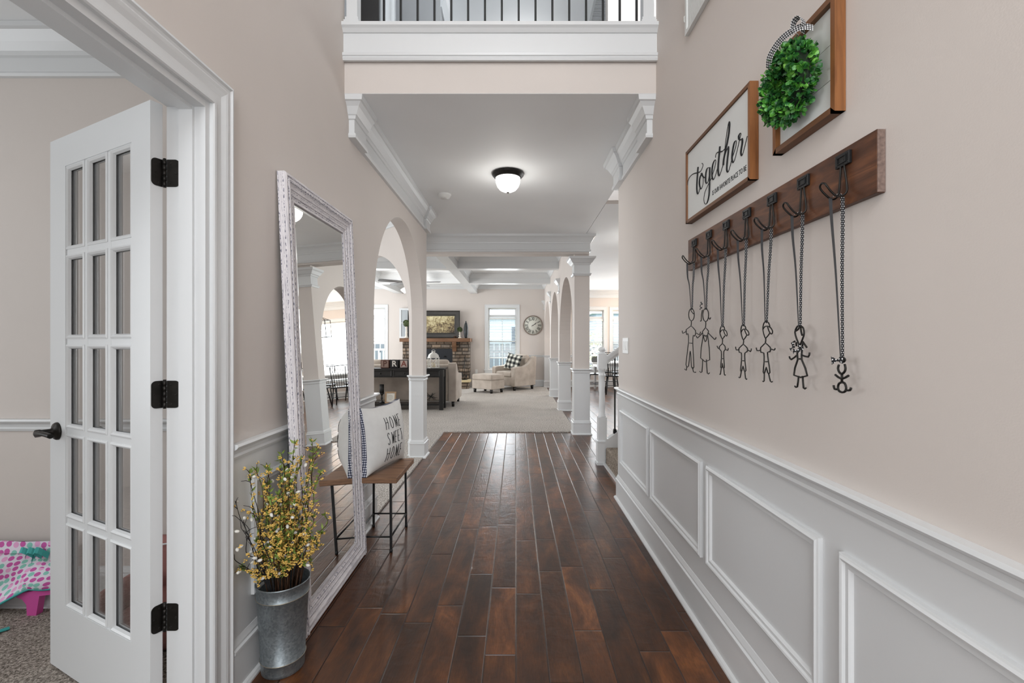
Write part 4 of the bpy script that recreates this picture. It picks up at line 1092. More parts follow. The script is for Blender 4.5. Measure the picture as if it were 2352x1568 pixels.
# switch plate
sp_ = thing('light_switch', 'white triple switch plate near the end of the right wall', 'light switch', (XR, 3.45, 1.245))
MB().box(-.006, -.0002, -.085, .085, -.060, .060, bevel=.003).build('switch_plate', simple('white_plastic', (228, 228, 226), .3), sp_)
for k in (-1, 0, 1):
    MB().box(-.0085, -.005, k * .046 - .0165, k * .046 + .0165, -.033, .033, bevel=.001).build('switch_rocker', bpy.data.materials['white_plastic'], sp_)

# ================================================================ HALL CEILING LAMP AND DETECTOR
hl = thing('ceiling_lamp', 'flush dome ceiling lamp with dark bronze rim in the hallway', 'ceiling lamp', (-.07, 3.98, HC))
MB().lathe([(.125, 0), (.138, -.004), (.14, -.014), (.136, -.022), (.126, -.028), (.120, -.040), (.112, -.046), (.105, -.046), (.105, 0)], n=48, cap=False).build('rim', BRONZE, hl)
DOME = mat_emit('lit_frosted_glass', (1, .98, .94, 1), 1.6)
MB().lathe([(.108, -.040), (.109, -.052), (.105, -.085), (.092, -.120), (.070, -.145), (.040, -.160), (.012, -.166), (.0, -.166)], n=40, cap=False).build('glass_dome', DOME, hl)
MB().lathe([(.004, -.163), (.011, -.167), (.012, -.172), (.006, -.178), (.0, -.180)], n=16, cap=False).build('finial', BRONZE, hl)
point('hall_lamp_light', (-.07, 3.98, 2.50), 2.0, .10, (1, .97, .92))
dup(hl, (1.95, 6.2, HC), 0, 'flush dome ceiling lamp beyond the stairs, hidden behind the right wall')
point('side_hall_lamp_light', (1.95, 6.2, 2.50), 7, .10, (1, .97, .92))
sd = thing('smoke_detector', 'small white round smoke detector on the hallway ceiling', 'smoke detector', (-.714, 4.55, HC))
MB().lathe([(.066, 0), (.066, -.012), (.058, -.018), (.052, -.034), (.040, -.042), (.0, -.042)], n=32, cap=False).build('detector_body', bpy.data.materials['white_plastic'], sd)
MB().lathe([(.022, -.040), (.022, -.046), (.0, -.046)], (.016, -.01, 0), n=20, cap=False).build('test_button', bpy.data.materials['white_plastic'], sd)

# ================================================================ LANDING RAILING
lr = thing('landing_railing', 'upstairs railing of black iron balusters between white newel posts', 'railing', (0, 2.72, 3.145))
for sx in (XL + .045, XR - .045):
    n_ = MB(); n_.box(sx - .045, sx + .045, -.03, .06, 0, .035); n_.box(sx - .039, sx + .039, -.024, .054, .035, .055); n_.box(sx - .032, sx + .032, -.017, .047, .05, 1.0)
    n_.build('newel_post', TRIMM, lr)
for k in range(16):
    x = -.793 + .1012 * k
    MB().bar((x, .015, 0), (x, .015, .96), .0125).build('baluster', BLACK, lr)
MB().box(XL + .05, XR - .05, -.015, .045, .95, 1.0).build('handrail', TRIMM, lr)
# upstairs dark door, casing and ceiling grille
ud = struct(MB().box(-1.56, -1.335, 4.42, 4.46, 3.12, 5.2).build('door_2', simple('dark_brown_door_paint', (40, 36, 34), .4)), 'dark brown door upstairs behind the railing')
MB().box(-1.335, -1.315, 4.40, 4.43, 4.86, 4.95).build('hinge', BLACK, ud)
m = MB(); m.box(-1.315, -1.18, 4.44, 4.47, 3.1, 5.3); m.box(-1.30, -1.27, 4.425, 4.45, 3.1, 5.3); m.box(-1.21, -1.18, 4.425, 4.45, 3.1, 5.3)
struct(m.build('trim_21', TRIMM), 'white casing beside the dark upstairs door')
gr = thing('ceiling_grille', 'white slatted return grille in the upstairs ceiling', 'grille', (1.15, 6.2, 5.58))
m = MB(); m.frame(.34, 1.1, [(0, 0), (0, .012), (.03, .012), (.03, 0)], basis((-.17, .55, -.001), (1, 0, 0), (0, -1, 0))); m.build('frame', TRIMM, gr)
m = MB()
for k in range(34): m.box(-.145, .145, -.52 + .0306 * k, -.52 + .0306 * k + .018, -.010, -.001)
m.build('slats', TRIMM, gr)

# ================================================================ STAIRS
stc = struct(bpy.data.objects.new('stairs', None), 'carpeted stairs rising to the right behind the hallway wall'); COL.objects.link(stc)
for k in range(9):
    x0 = .93 + .255 * k; z = .183 * (k + 1)
    m = MB(); m.box(x0, x0 + .285, 3.71, 4.72, 0 if k == 0 else z - .20, z - .001, bevel=.018, seg=4)
    m.build('step', STAIRC, stc)
MB().box(.905, .93, 3.71, 4.72, 0, .02).build('shoe_moulding', TRIMM, stc)
m = MB()
ang = .183 / .255
sk = [(.90, 0), (.90, .26), (.96, .27), (3.3, .27 + 2.34 * ang), (3.3, 0)]
for y0, y1 in ((4.72, 4.80),):
    a = [m.bm.verts.new((x, y0, z)) for x, z in sk]; b = [m.bm.verts.new((x, y1, z)) for x, z in sk]
    m.bm.faces.new(a); m.bm.faces.new(b[::-1])
    for i in range(5): j = (i + 1) % 5; m.bm.faces.new((a[i], a[j], b[j], b[i]))
m.build('skirt_board', TRIMM, stc)
bn_ = thing('stair_banister', 'white turned newel post and sloping handrail at the stairs', 'banister', (.90, 4.76, 0))
m = MB()
m.box(-.055, .022, -.055, .045, 0, .235); m.box(-.062, .026, -.062, .052, 0, .03); m.box(-.060, .026, -.060, .05, .235, .248)
m.build('newel_plinth', TRIMM, bn_)
m = MB()
Bz = .248
m.box(-.044, .044, -.044, .044, Bz, Bz + .245)
m.lathe([(.044, Bz + .245), (.036, Bz + .255), (.038, Bz + .262), (.033, Bz + .275), (.032, Bz + .33), (.028, Bz + .60), (.027, Bz + .66), (.032, Bz + .672), (.034, Bz + .684), (.030, Bz + .692), (.030, Bz + .715), (.038, Bz + .73), (.042, Bz + .745)], n=24)
m.box(-.043, .043, -.043, .043, Bz + .745, Bz + .90)
m.lathe([(.043, Bz + .90), (.030, Bz + .915), (.026, Bz + .925), (.036, Bz + .935), (.038, Bz + .95), (.030, Bz + .965), (.012, Bz + .975), (.0, Bz + .976)], n=20)
m.build('newel_post', TRIMM, bn_)
m = MB()
ra = math.atan(ang)
p0 = Vector((.03, 0, 1.085)); p1 = p0 + Vector((math.cos(ra), 0, math.sin(ra))) * 2.4
m.bar(p0, p1, .06, .035); m.bar(p0 + Vector((0, 0, -.03)), p1 + Vector((0, 0, -.03)), .035, .04); m.bar(p0 + Vector((0, 0, .012)), p1 + Vector((0, 0, .012)), .045, .03)
m.build('handrail', TRIMM, bn_)
for k in range(10):
    x = .135 + .125 * k
    zb = .275 + (x - .06) * ang; zt = 1.065 + (x - .03) * ang
    m = MB(); m.bar((x, 0, zb), (x, 0, zt), .0135); m.cbox((x, 0, zb + .022), (.03, .03, .03), bevel=.004); m.cbox((x, 0, zb + .004), (.034, .034, .03))
    m.build('baluster', BLACK, bn_)

# ================================================================ WINDOWS AND BLINDS OF THE BACK WALL
BLIND = simple('white_blind_slat', (232, 234, 234), .5, 0, .3)
BLIND.node_tree.nodes['Principled BSDF'].inputs['Transmission Weight'].default_value = .0
WCASE = [(0, 0), (0, .018), (.006, .024), (.02, .024), (.026, .016), (.075, .014), (.08, .02), (.098, .02), (.10, 0)]
def window(n, x0, x1, z0, z1, ztr, slats, label, sill=True, gap=.55):
    """opening x0..x1, z0..z1 ; transom rail at ztr ; casing on the room side"""
    w, h = x1 - x0, z1 - z0
    root = struct(bpy.data.objects.new('window_%d' % n, None), label); COL.objects.link(root)
    m = MB(); m.frame(w + .2, h + .2, WCASE, basis((x0 - .1, 13.0, z0 - .1), (1, 0, 0), (0, 0, 1)))
    if sill: m.box(x0 - .12, x1 + .12, 12.955, 13.0, z0 - .03, z0 - .002); m.box(x0 - .1, x1 + .1, 12.975, 13.0, z0 - .13, z0 - .03)
    m.build('window_casing', TRIMM, root)
    m = MB(); S = [(0, 0), (0, .03), (.035, .03), (.035, 0)]
    m.frame(w, h, S, basis((x0, 13.12, z0), (1, 0, 0), (0, 0, 1)))
    m.box(x0, x1, 13.07, 13.12, ztr - .04, ztr + .03)
    zm = (z0 + ztr) / 2 + .03
    m.box(x0 + .03, x1 - .03, 13.08, 13.12, zm - .022, zm + .022)
    m.box((x0 + x1) / 2 - .01, (x0 + x1) / 2 + .01, 13.10, 13.12, z0, ztr)
    m.build('sash', TRIMM, root)
    MB().box(x0 + .03, x1 - .03, 13.108, 13.112, z0 + .03, z1 - .03).build('window_pane', WINGLASS, root)
    if slats:
        bl = thing('window_blind', label.replace('window', 'slatted blind in the window'), 'blind', ((x0 + x1) / 2, 13.045, ztr - .05), 0, 'white horizontal blinds of the back windows')
        hw = w / 2 - .02
        MB().box(-hw, hw, -.025, .025, -.045, 0).build('head_rail', BLIND, bl)
        m = MB(); zb = z0 + gap; k = 0; z = ztr - .05 - .06
        while z > zb:
            M = Matrix.Translation((0, 0, z - (ztr - .05))) @ Matrix.Rotation(R(14), 4, 'X')
            m.box(-hw, hw, -.024, .024, -.0012, .0012, M); z -= .043
        m.build('slats', BLIND, bl)
        MB().box(-hw, hw, -.022, .022, z - (ztr - .05) + .01, z - (ztr - .05) + .03).build('bottom_rail', BLIND, bl)
        m = MB()
        for q in (-.6, 0, .6): m.bar((q * hw, -.024, z - (ztr - .05) + .02), (q * hw, -.024, -.02), .004, .002)
        m.build('ladder_cord', BLIND, bl)
    return root
window(1, -.79, .01, WZ0, WZ1, 2.03, True, 'white cased window right of the fireplace', gap=.32)
window(2, -4.55, -3.75, WZ0, WZ1, 2.03, True, 'white cased window left of the fireplace', gap=.9)
window(3, 1.71, 2.51, WZ0, 2.19, 1.98, True, 'white cased window behind the dining table', gap=.05)
window(4, 2.77, 3.57, WZ0, 2.19, 1.98, True, 'second white cased window behind the dining table', gap=.05)

# outside: lawn, neighbour houses, deck railing, shrub
struct(MB().box(-16, 16, 13.3, 40, -.6, -.5).build('ground', simple('lawn_grass', (120, 140, 90), .9, 0, .2, .2, 3)), 'lawn outside the back windows')
SID = NT('pale_blue_siding', srgb(150, 164, 178), .8)
zz = SID.xyz(SID.co())[2]
SID.color(SID.ramp(SID.math('FRACT', SID.math('DIVIDE', SID.math('ADD', zz, 5), .16)), [(0, srgb(92, 104, 122)), (.15, srgb(168, 180, 194)), (1, srgb(186, 196, 208))])); SID = SID.m
ROOF = simple('grey_shingle_roof', (188, 194, 202), .9, 0, .2, .15, 12)
def house(x, y, w, h, rh, label):
    r = thing('neighbour_house', label, 'house', (x, y, -.5))
    MB().box(-w / 2, w / 2, 0, 5, 0, h).build('siding_wall', SID, r)
    m = MB()
    P = [(-w / 2 - .3, -.3, h), (w / 2 + .3, -.3, h), (0, -.3, h + rh)]; Q = [(a, 5.3, c) for a, b, c in P]
    for s_ in ((0, 1, 2),): m.quad(*[P[i] for i in s_]); m.quad(*[Q[i] for i in s_])
    for i in range(3): j = (i + 1) % 3; m.quad(P[i], P[j], Q[j], Q[i])
    m.build('roof', ROOF, r)
    for k in (-1, 1): 
        MB().box(k * w / 4 - .5, k * w / 4 + .5, -.03, 0, 1.2, 2.7).build('house_window', simple('dark_window_glass', (60, 72, 88), .2), r)
    return r
house(-2.0, 27, 9, 3.2, 2.6, 'pale blue sided house with gable roof outside the window by the fireplace')
house(8.6, 26, 8, 3.4, 2.6, 'pale blue sided house outside the breakfast room windows')
fc = thing('fence', 'grey board fence across the lawn outside', 'fence', (0, 21, -.5))
m = MB()
for k in range(120): m.box(-15 + k * .25, -15 + k * .25 + .22, 0, .03, 0, 1.7)
m.build('fence_board', simple('weathered_grey_fence', (108, 112, 120), .9), fc)['kind'] = 'stuff'
m = MB(); m.box(-15, 15, .03, .08, .3, .4); m.box(-15, 15, .03, .08, 1.3, 1.4); m.build('fence_rail', simple('weathered_grey_rail', (108, 112, 120), .9), fc)
dk = thing('deck_railing', 'white deck railing outside the window left of the fireplace', 'railing', (-4.6, 15.2, 0))
MB().box(-2, 1.6, -.04, .04, 1.0, 1.06).build('top_rail', TRIMM, dk); MB().box(-2, 1.6, -.03, .03, .08, .14).build('bottom_rail', TRIMM, dk)
for k in range(24): MB().box(-1.95 + k * .15, -1.91 + k * .15, -.02, .02, .14, 1.0).build('baluster', TRIMM, dk)
for sx in (-2, 1.6): MB().box(sx - .05, sx + .05, -.05, .05, -.5, 1.15).build('post', TRIMM, dk)
sb = thing('shrub', 'yellow green shrub outside the breakfast room window', 'shrub', (3.1, 18.4, -.5))
m = MB(); rs = random.Random(5)
for q in range(900):
    d = Vector((rs.gauss(0, 1), rs.gauss(0, 1), rs.gauss(0, 1))).normalized(); p = Vector((0, 0, 1.5)) + Vector((d.x * .75, d.y * .7, d.z * .75)) * rs.uniform(.7, 1.05)
    u = d.orthogonal().normalized() * .05; v = d.cross(u).normalized() * .035
    m.quad(p - u, p + v, p + u, p - v)
m.build('leaves', simple('yellow_green_leaf', (226, 228, 200), .6, 0, .3, .3, 5), sb, normals=False)['kind'] = 'stuff'
MB().tube([(0, 0, 0), (.02, 0, .8), (0, 0, 1.5)], [.04, .03, .02], 8).build('trunk', STEM, sb)

# ================================================================ FIREPLACE
STONE = NT('stacked_ledge_stone', G3(.3), .8, 0, .3)
c = STONE.xyz(STONE.co()); 
zr = STONE.math('DIVIDE', STONE.math('ADD', c[2], .02), .095); row = STONE.math('FLOOR', zr)
off_ = STONE.white(STONE.comb(row, 1, 0)); Wd = STONE.math('MULTIPLY_ADD', off_, .16, .17)
xc = STONE.math('DIVIDE', STONE.math('ADD', c[0], STONE.math('MULTIPLY_ADD', off_, 3, 20)), Wd); cell = STONE.math('FLOOR', xc)
hh = STONE.white(STONE.comb(row, cell, 0))
fx = STONE.math('FRACT', xc); fz = STONE.math('FRACT', zr)
ex = STONE.math('MULTIPLY', STONE.math('MINIMUM', fx, STONE.math('SUBTRACT', 1, fx)), Wd); ez = STONE.math('MULTIPLY', STONE.math('MINIMUM', fz, STONE.math('SUBTRACT', 1, fz)), .095)
e = STONE.math('MINIMUM', ex, ez)
colr = STONE.ramp(hh, [(0, srgb(92, 80, 70)), (.25, srgb(132, 116, 100)), (.5, srgb(108, 99, 90)), (.75, srgb(152, 134, 116)), (1, srgb(102, 99, 96))])
nz = STONE.noise(STONE.co(), 18, 4, .6)
colr = STONE.mix(1, colr, STONE.ramp(nz, [(.3, G3(.7)), (.7, G3(1.15))]), 'MULTIPLY')
STONE.color(STONE.mix(STONE.ramp(e, [(.002, G3(0)), (.009, G3(1))]), srgb(78, 69, 61), colr))
STONE.bump(STONE.math('ADD', STONE.ramp(e, [(0, G3(0)), (.014, G3(1))]), STONE.math('MULTIPLY', nz, .5)), 1, .03); STONE = STONE.m
FX = -2.22
ht = thing('hearth', 'raised stone hearth with a sandstone slab before the fireplace', 'hearth', (FX, 12.62, 0))
fp = thing('fireplace', 'stacked stone fireplace with a wooden mantel on the back wall', 'fireplace', (FX, 12.62, 0))
m = MB()
BW = .92
m.box(-BW, BW, 0, .375, 1.10, 1.285); m.box(-BW, -.46, 0, .375, .25, 1.10); m.box(.46, BW, 0, .375, .25, 1.10); m.box(-.46, .46, .28, .375, .25, 1.10)
# protruding single stones
rs = random.Random(8)
for r_ in range(11):
    for s_ in (-1, 1):
        x = .48
        while x < BW - .05:
            w = min(rs.uniform(.12, .26), BW - x); d = rs.uniform(.004, .028)
            if rs.random() < .8: m.box(s_ * x + (0 if s_ > 0 else -w), s_ * x + (w if s_ > 0 else 0), -d, .01, .262 + r_ * .094, .262 + r_ * .094 + .088, bevel=.006)
            x += w + .006
m.build('stone_surround', STONE, fp)
MB().box(-.46, .46, .03, .05, .25, 1.09).build('firebox_front', simple('black_firebox_metal', (44, 48, 54), .3, .5), fp)
m = MB()
for k in range(2): m.tube([(-.22 + k * .44, .02, .86), (-.20 + k * .44, -.005, .90), (-.16 + k * .44, .02, .86)], .012, 8)
m.build('firebox_handle', BLACK, fp)
MB().box(-BW - .06, BW + .06, -.36, -.002, .19, .25, bevel=.006).build('hearth_slab', simple('sandstone_slab', (196, 178, 140), .8, 0, .3, .12, 20), ht)
MB().box(-BW - .02, BW + .02, -.32, -.002, 0, .19).build('hearth_base', STONE, ht)
MANT = mat_grain('rough_oak_mantel', (74, 52, 38), (138, 100, 72), 'x', .6, 6, .08, .3)
MB().box(-.97, .97, -.17, .37, 1.285, 1.385, bevel=.008).build('mantel', MANT, fp)
for s_ in (-1, 1):
    m = MB(); pf = [(0, 1.285), (-.15, 1.285), (-.155, 1.25), (-.13, 1.18), (-.09, 1.11), (-.06, 1.02), (0, 1.02)]
    a = [m.bm.verts.new((s_ * .52 - .055, y, z)) for y, z in pf]; b = [m.bm.verts.new((s_ * .52 + .055, y, z)) for y, z in pf]
    m.bm.faces.new(a); m.bm.faces.new(b[::-1])
    for i in range(7): j = (i + 1) % 7; m.bm.faces.new((a[i], a[j], b[j], b[i]))
    m.build('corbel', MANT, fp)
# painting above the mantel
ART = NT('sepia_landscape_painting', G3(.5), .6)
c = ART.co(); cz = ART.xyz(c)
n1 = ART.noise(c, 7, 6, .7, .8); n2 = ART.noise(ART.mapping(c, (5, 1, 1.0)), 5, 4, .6); n3 = ART.noise(c, 26, 4, .7)
ed = ART.math('ABSOLUTE', cz[0])
low = ART.math('MULTIPLY_ADD', cz[2], -1.6, 1.5)
tot = ART.math('ADD', ART.math('ADD', ART.math('MULTIPLY', low, .42), ART.math('MULTIPLY', ed, .28)), ART.math('ADD', ART.math('MULTIPLY', ART.math('SUBTRACT', n1, .5), 1.5), ART.math('MULTIPLY', ART.math('SUBTRACT', n3, .5), 1.1)))
ART.color(ART.ramp(tot, [(-.0, srgb(228, 222, 188)), (.22, srgb(206, 196, 156)), (.42, srgb(160, 144, 104)), (.62, srgb(92, 76, 54)), (.8, srgb(60, 46, 34))])); ART = ART.m
pa = thing('painting', 'sepia landscape painting in a wide black frame above the mantel', 'painting', (-2.30, 12.72, 1.388))
pa.rotation_euler = (R(-4), 0, 0)
MB().frame(1.46, .77, [(0, 0), (0, .03), (.015, .034), (.03, .022), (.11, .018), (.115, .024), (.145, .018), (.15, .006), (.15, 0)], basis((-.73, 0, 0), (1, 0, 0), (0, 0, 1))).build('frame', simple('black_picture_frame', (34, 31, 27), .4, 0, .5, .3, 12), pa)
MB().box(-.6, .6, -.006, .002, .13, .64).build('canvas', ART, pa)
# white window frame decoration
wd = thing('decorative_window_frame', 'white old window frame propped behind the left topiary on the mantel', 'decoration', (-3.0, 12.93, 1.388))
m = MB(); m.frame(.62, .85, [(0, 0), (0, .03), (.05, .03), (.05, 0)], basis((-.31, .02, 0), (1, 0, 0), (0, 0, 1)))
m.box(-.27, .27, -.005, .015, .42, .45); m.box(-.015, .015, -.005, .015, .04, .82); m.build('frame', TRIMM, wd)
MB().box(-.27, .27, .008, .012, .04, .82).build('pane', simple('grey_old_glass', (176, 182, 186), .3), wd)
# topiaries, vase, ornament
TOP_ = NT('topiary_leaf', G3(.1), .7); TOP_.color(TOP_.ramp(TOP_.noise(TOP_.co(), 70, 3), [(.35, srgb(34, 44, 26)), (.6, srgb(96, 112, 70)), (.75, srgb(140, 150, 104))])); TOP_ = TOP_.m
CREAM = simple('cream_distressed_paint', (216, 208, 196), .7, 0, .3, .08, 30)
def topiary(x, y, prof, zc, r, label, mat):
    t = thing('topiary', label, 'topiary', (x, y, 1.386))
    MB().lathe(prof, n=20).build('pedestal', mat, t)
    m = MB(); rs = random.Random(int(x * 100))
    m.ico(Matrix.Translation((0, 0, zc)) @ Matrix.Scale(r * .86, 4), 3)
    for q in range(260):
        d = Vector((rs.gauss(0, 1), rs.gauss(0, 1), rs.gauss(0, 1))).normalized(); p = Vector((0, 0, zc)) + d * r * .86
        u = d.orthogonal().normalized() * .012; v = d.cross(u).normalized() * .009
        m.quad(p, p + u + d * .01, p + d * .022 + v, p - u + d * .01)
    m.build('leaf_ball', TOP_, t, normals=False)
topiary(-3.02, 12.55, [(.055, 0), (.06, .02), (.03, .06), (.025, .12), (.036, .15), (.025, .18), (.02, .26), (.03, .30), (.024, .32)], .41, .093, 'taller round topiary on a pale pedestal at the left end of the mantel', CREAM)
topiary(-1.54, 12.50, [(.05, 0), (.05, .012), (.022, .03), (.018, .045), (.032, .07), (.018, .095), (.016, .11), (.026, .13), (.016, .155), (.018, .165), (.034, .175), (.034, .185)], .235, .068, 'small round topiary on a white candlestick beside the painting', CREAM)
va = thing('vase', 'tall dark narrow ribbed vase at the right end of the mantel', 'vase', (-1.375, 12.52, 1.386))
m = MB(); pv = []
for k in range(21):
    f = k / 20; pv.append((.028 + .036 * math.sin(math.pi * min(1, f * 1.02)) ** .7, f * .42))
pv += [(.018, .43), (.014, .445), (.018, .46), (.012, .47)]
m.lathe(pv, n=24); m.build('vase_body', simple('dark_iron_glaze', (46, 50, 52), .35, .3, .5, .2, 40), va)
on = thing('wire_ornament', 'small dark spiky ornament before the painting on the mantel', 'ornament', (-1.67, 12.49, 1.42))
m = MB(); rs = random.Random(2)
for q in range(14):
    d = Vector((rs.gauss(0, 1), rs.gauss(0, .6), rs.gauss(0, .7))).normalized() * .05
    if d.z < -.03: d.z = -.03
    m.tube([(-d.x, -d.y, max(-.031, -d.z)), tuple(d)], .003, 5)
m.build('twig_ball', STEM, on)
# fire tools and candle lantern on the hearth
ft = thing('fireplace_tools', 'black iron fireplace tool stand on the hearth', 'fireplace tools', (-1.40, 12.42, .25))
m = MB(); m.lathe([(.08, 0), (.08, .01), (.01, .02)], n=20); m.tube([(0, 0, .01), (0, 0, .60)], .008, 8); m.tube([(-.05, 0, .52), (.05, 0, .52)], .006, 6); m.ico(Matrix.Translation((0, 0, .61)) @ Matrix.Scale(.018, 4), 2)
m.build('stand', BLACK, ft)
for k, nm in ((-1, 'poker'), (1, 'shovel')):
    m = MB(); m.tube([(k * .045, 0, .56), (k * .045, 0, .10)], .005, 6); m.box(k * .045 - .018, k * .045 + .018, -.006, .006, .06, .14); m.build(nm, BLACK, ft)
cl_ = thing('candle_lantern', 'black wire candle lantern holding a cream pillar candle on the hearth', 'lantern', (-1.585, 12.33, .25))
m = MB()
for sx in (-1, 1):
    for sy in (-1, 1): m.bar((sx * .06, sy * .06, 0), (sx * .06, sy * .06, .28), .008)
m.box(-.07, .07, -.07, .07, 0, .012); m.box(-.07, .07, -.07, .07, .27, .282)
m.tube([(-.03, 0, .28), (-.02, 0, .33), (.02, 0, .33), (.03, 0, .28)], .004, 6)
m.build('wire_case', BLACK, cl_)
MB().lathe([(.04, .012), (.04, .16), (.0, .162)], n=20).build('candle', simple('cream_wax', (236, 226, 196), .5), cl_)

# ================================================================ WALL CLOCK
ck = thing('wall_clock', 'round wall clock with roman numerals beside the window', 'clock', (.487, 12.998, 1.757))
Mc = basis((0, 0, 0), (1, 0, 0), (0, 0, 1))
MB().lathe([(.280, 0), (.281, .012), (.277, .024), (.270, .028), (.262, .024), (.256, .014), (.256, .0)], n=64, M=Mc, cap=False).build('rim', simple('grey_brown_clock_rim', (134, 120, 110), .5, .0, .5, .1, 20), ck)
MB().lathe([(.258, .004), (.258, .010), (.0, .010)], n=48, M=Mc, cap=False).build('dial', simple('ivory_dial', (226, 226, 216), .6), ck)
NUM = simple('dark_dial_ink', (66, 68, 64), .7)
meshes = []
for k, tx in enumerate(['XII', 'I', 'II', 'III', 'IIII', 'V', 'VI', 'VII', 'VIII', 'IX', 'X', 'XI']):
    a = -R(30 * k)
    Mn = Mc @ Matrix.Translation((0, 0, .0108)) @ Matrix.Rotation(a, 4, 'Z') @ Matrix.Translation((0, .182, 0))
    text_mesh('numeral', tx, .13, NUM, Mn, ck, .55, 1.0, .0006, 'CENTER', .003)
for nm, ang_, ln, w in (('hour_hand', 60, .10, .012), ('minute_hand', 54, .15, .008)):
    Mh = Mc @ Matrix.Translation((0, 0, .014 + (.003 if nm[0] == 'm' else 0))) @ Matrix.Rotation(-R(ang_), 4, 'Z')
    m = MB()
    pts = [(-w * .4, -.05), (w * .4, -.05), (w * .5, ln * .5), (w * 1.2, ln * .62), (0, ln), (-w * 1.2, ln * .62), (-w * .5, ln * .5)]
    a = [m.bm.verts.new(Mh @ Vector((x, y, 0))) for x, y in pts]; b = [m.bm.verts.new(Mh @ Vector((x, y, .002))) for x, y in pts]
    m.bm.faces.new(a[::-1]); m.bm.faces.new(b)
    for i in range(7): j = (i + 1) % 7; m.bm.faces.new((a[i], a[j], b[j], b[i]))
    m.build(nm, BLACK, ck)
MB().lathe([(.014, .01), (.014, .022), (.0, .023)], n=16, M=Mc, cap=False).build('hand_hub', BLACK, ck)
MB().lathe([(.0, .0)] + [(.03, .0105), (.03, .0112), (.0, .0112)], n=16, M=Mc @ Matrix.Translation((0, .07, 0)), cap=False)

ol = thing('wall_outlet', 'white wall outlet between the fireplace and the window', 'outlet', (-1.13, 12.998, .44))
MB().box(-.036, .036, -.006, 0, -.058, .058, bevel=.002).build('cover_plate', bpy.data.materials['white_plastic'], ol)
for s_ in (-1, 1): MB().box(-.016, .016, -.009, -.005, s_ * .024 - .014, s_ * .024 + .014, bevel=.001).build('receptacle', bpy.data.materials['white_plastic'], ol)

# ================================================================ CEILING FAN
fa = thing('ceiling_fan', 'dark ceiling fan with four lit glass shades in the living room', 'ceiling fan', (-2.27, 9.74, 2.9))
m = MB(); m.lathe([(.07, 0), (.07, -.03), (.03, -.06), (.015, -.07), (.015, -.20), (.04, -.21), (.10, -.23), (.115, -.26), (.115, -.33), (.09, -.355), (.05, -.365), (.05, -.46), (.0, -.465)], n=32, cap=False)
m.build('motor', simple('dark_fan_metal', (54, 56, 58), .4, .5), fa)
FBL = simple('dark_fan_blade', (50, 48, 48), .45)
for k in range(5):
    a = R(-5 + 72 * k); Mb = Matrix.Rotation(a, 4, 'Z') @ Matrix.Translation((0, 0, -.345))
    m = MB(); m.box(.08, .20, -.02, .02, -.004, .004, Mb); br = m.build('blade_arm', BLACK, fa)
    Mb = Mb @ Matrix.Rotation(R(12), 4, 'X'); m = MB()
    pts = [(.17, -.05), (.30, -.066), (.60, -.074), (.66, -.06), (.67, 0), (.66, .06), (.60, .074), (.30, .066), (.17, .05)]
    p_ = [m.bm.verts.new(Mb @ Vector((x, y, -.004))) for x, y in pts]; q_ = [m.bm.verts.new(Mb @ Vector((x, y, .004))) for x, y in pts]
    m.bm.faces.new(p_[::-1]); m.bm.faces.new(q_)
    for i in range(9): j = (i + 1) % 9; m.bm.faces.new((p_[i], p_[j], q_[j], q_[i]))
    m.build('blade', FBL, fa)
SHADE = mat_emit('lit_opal_shade', (1, .97, .92, 1), 6)
for k in range(4):
    a = R(20 + 90 * k); M = Matrix.Rotation(a, 4, 'Z') @ Matrix.Translation((.085, 0, -.47)) @ Matrix.Rotation(R(-38), 4, 'Y')
    sh = MB().lathe([(.022, .0), (.034, -.02), (.05, -.06), (.06, -.10), (.0, -.10)], n=20, M=M).build('lamp_shade', SHADE, fa)
    MB().lathe([(.022, .012), (.024, -.004), (.0, -.004)], n=16, M=M, cap=False).build('shade_holder', BLACK, fa)
point('fan_light', (-2.27, 9.74, 2.28), 20, .12, (1, .97, .93))

# ================================================================ CONSOLE TABLE AND WHAT STANDS ON IT
ct = thing('console_table', 'long black console table with drawers behind the sofa', 'console table', (-2.30, 8.60, 0))
hw = .95
m = MB(); m.box(-hw - .03, hw + .03, -.20, .19, .765, .79, bevel=.004); m.build('table_top', BLACKW, ct)
m = MB(); m.box(-hw + .01, hw - .01, -.165, .165, .62, .765); m.build('apron', BLACKW, ct)
for sx in (-1, 1):
    for sy in (-1, 1): MB().box(sx * (hw - .035) - .035, sx * (hw - .035) + .035, sy * .145 - .035, sy * .145 + .035, .0145, .765).build('leg', BLACKW, ct)
MB().box(-hw + .03, hw - .03, -.16, .16, .10, .135, bevel=.003).build('lower_shelf', BLACKW, ct)
for k in range(4):
    x0 = -hw + .085 + k * .445
    d = MB(); d.frame(.425, .118, [(0, 0), (0, .014), (.012, .018), (.02, .012), (.03, .010), (.03, .0)], basis((x0, -.166, .634), (1, 0, 0), (0, 0, 1))); d.box(x0 + .02, x0 + .405, -.172, -.160, .65, .74)
    dr = d.build('drawer', BLACKW, ct)
    MB().lathe([(.006, 0), (.006, .01), (.014, .018), (.012, .026), (.0, .028)], n=14, M=basis((x0 + .2125, -.176, .693), (1, 0, 0), (0, 0, 1)), cap=False).build('knob', BLACK, dr)
BCOL = [((150, 128, 118), (84, 50, 40), (92, 60, 50)), ((40, 40, 42), (30, 30, 32), (236, 232, 226)), ((190, 176, 170), (52, 46, 44), (130, 70, 60))]
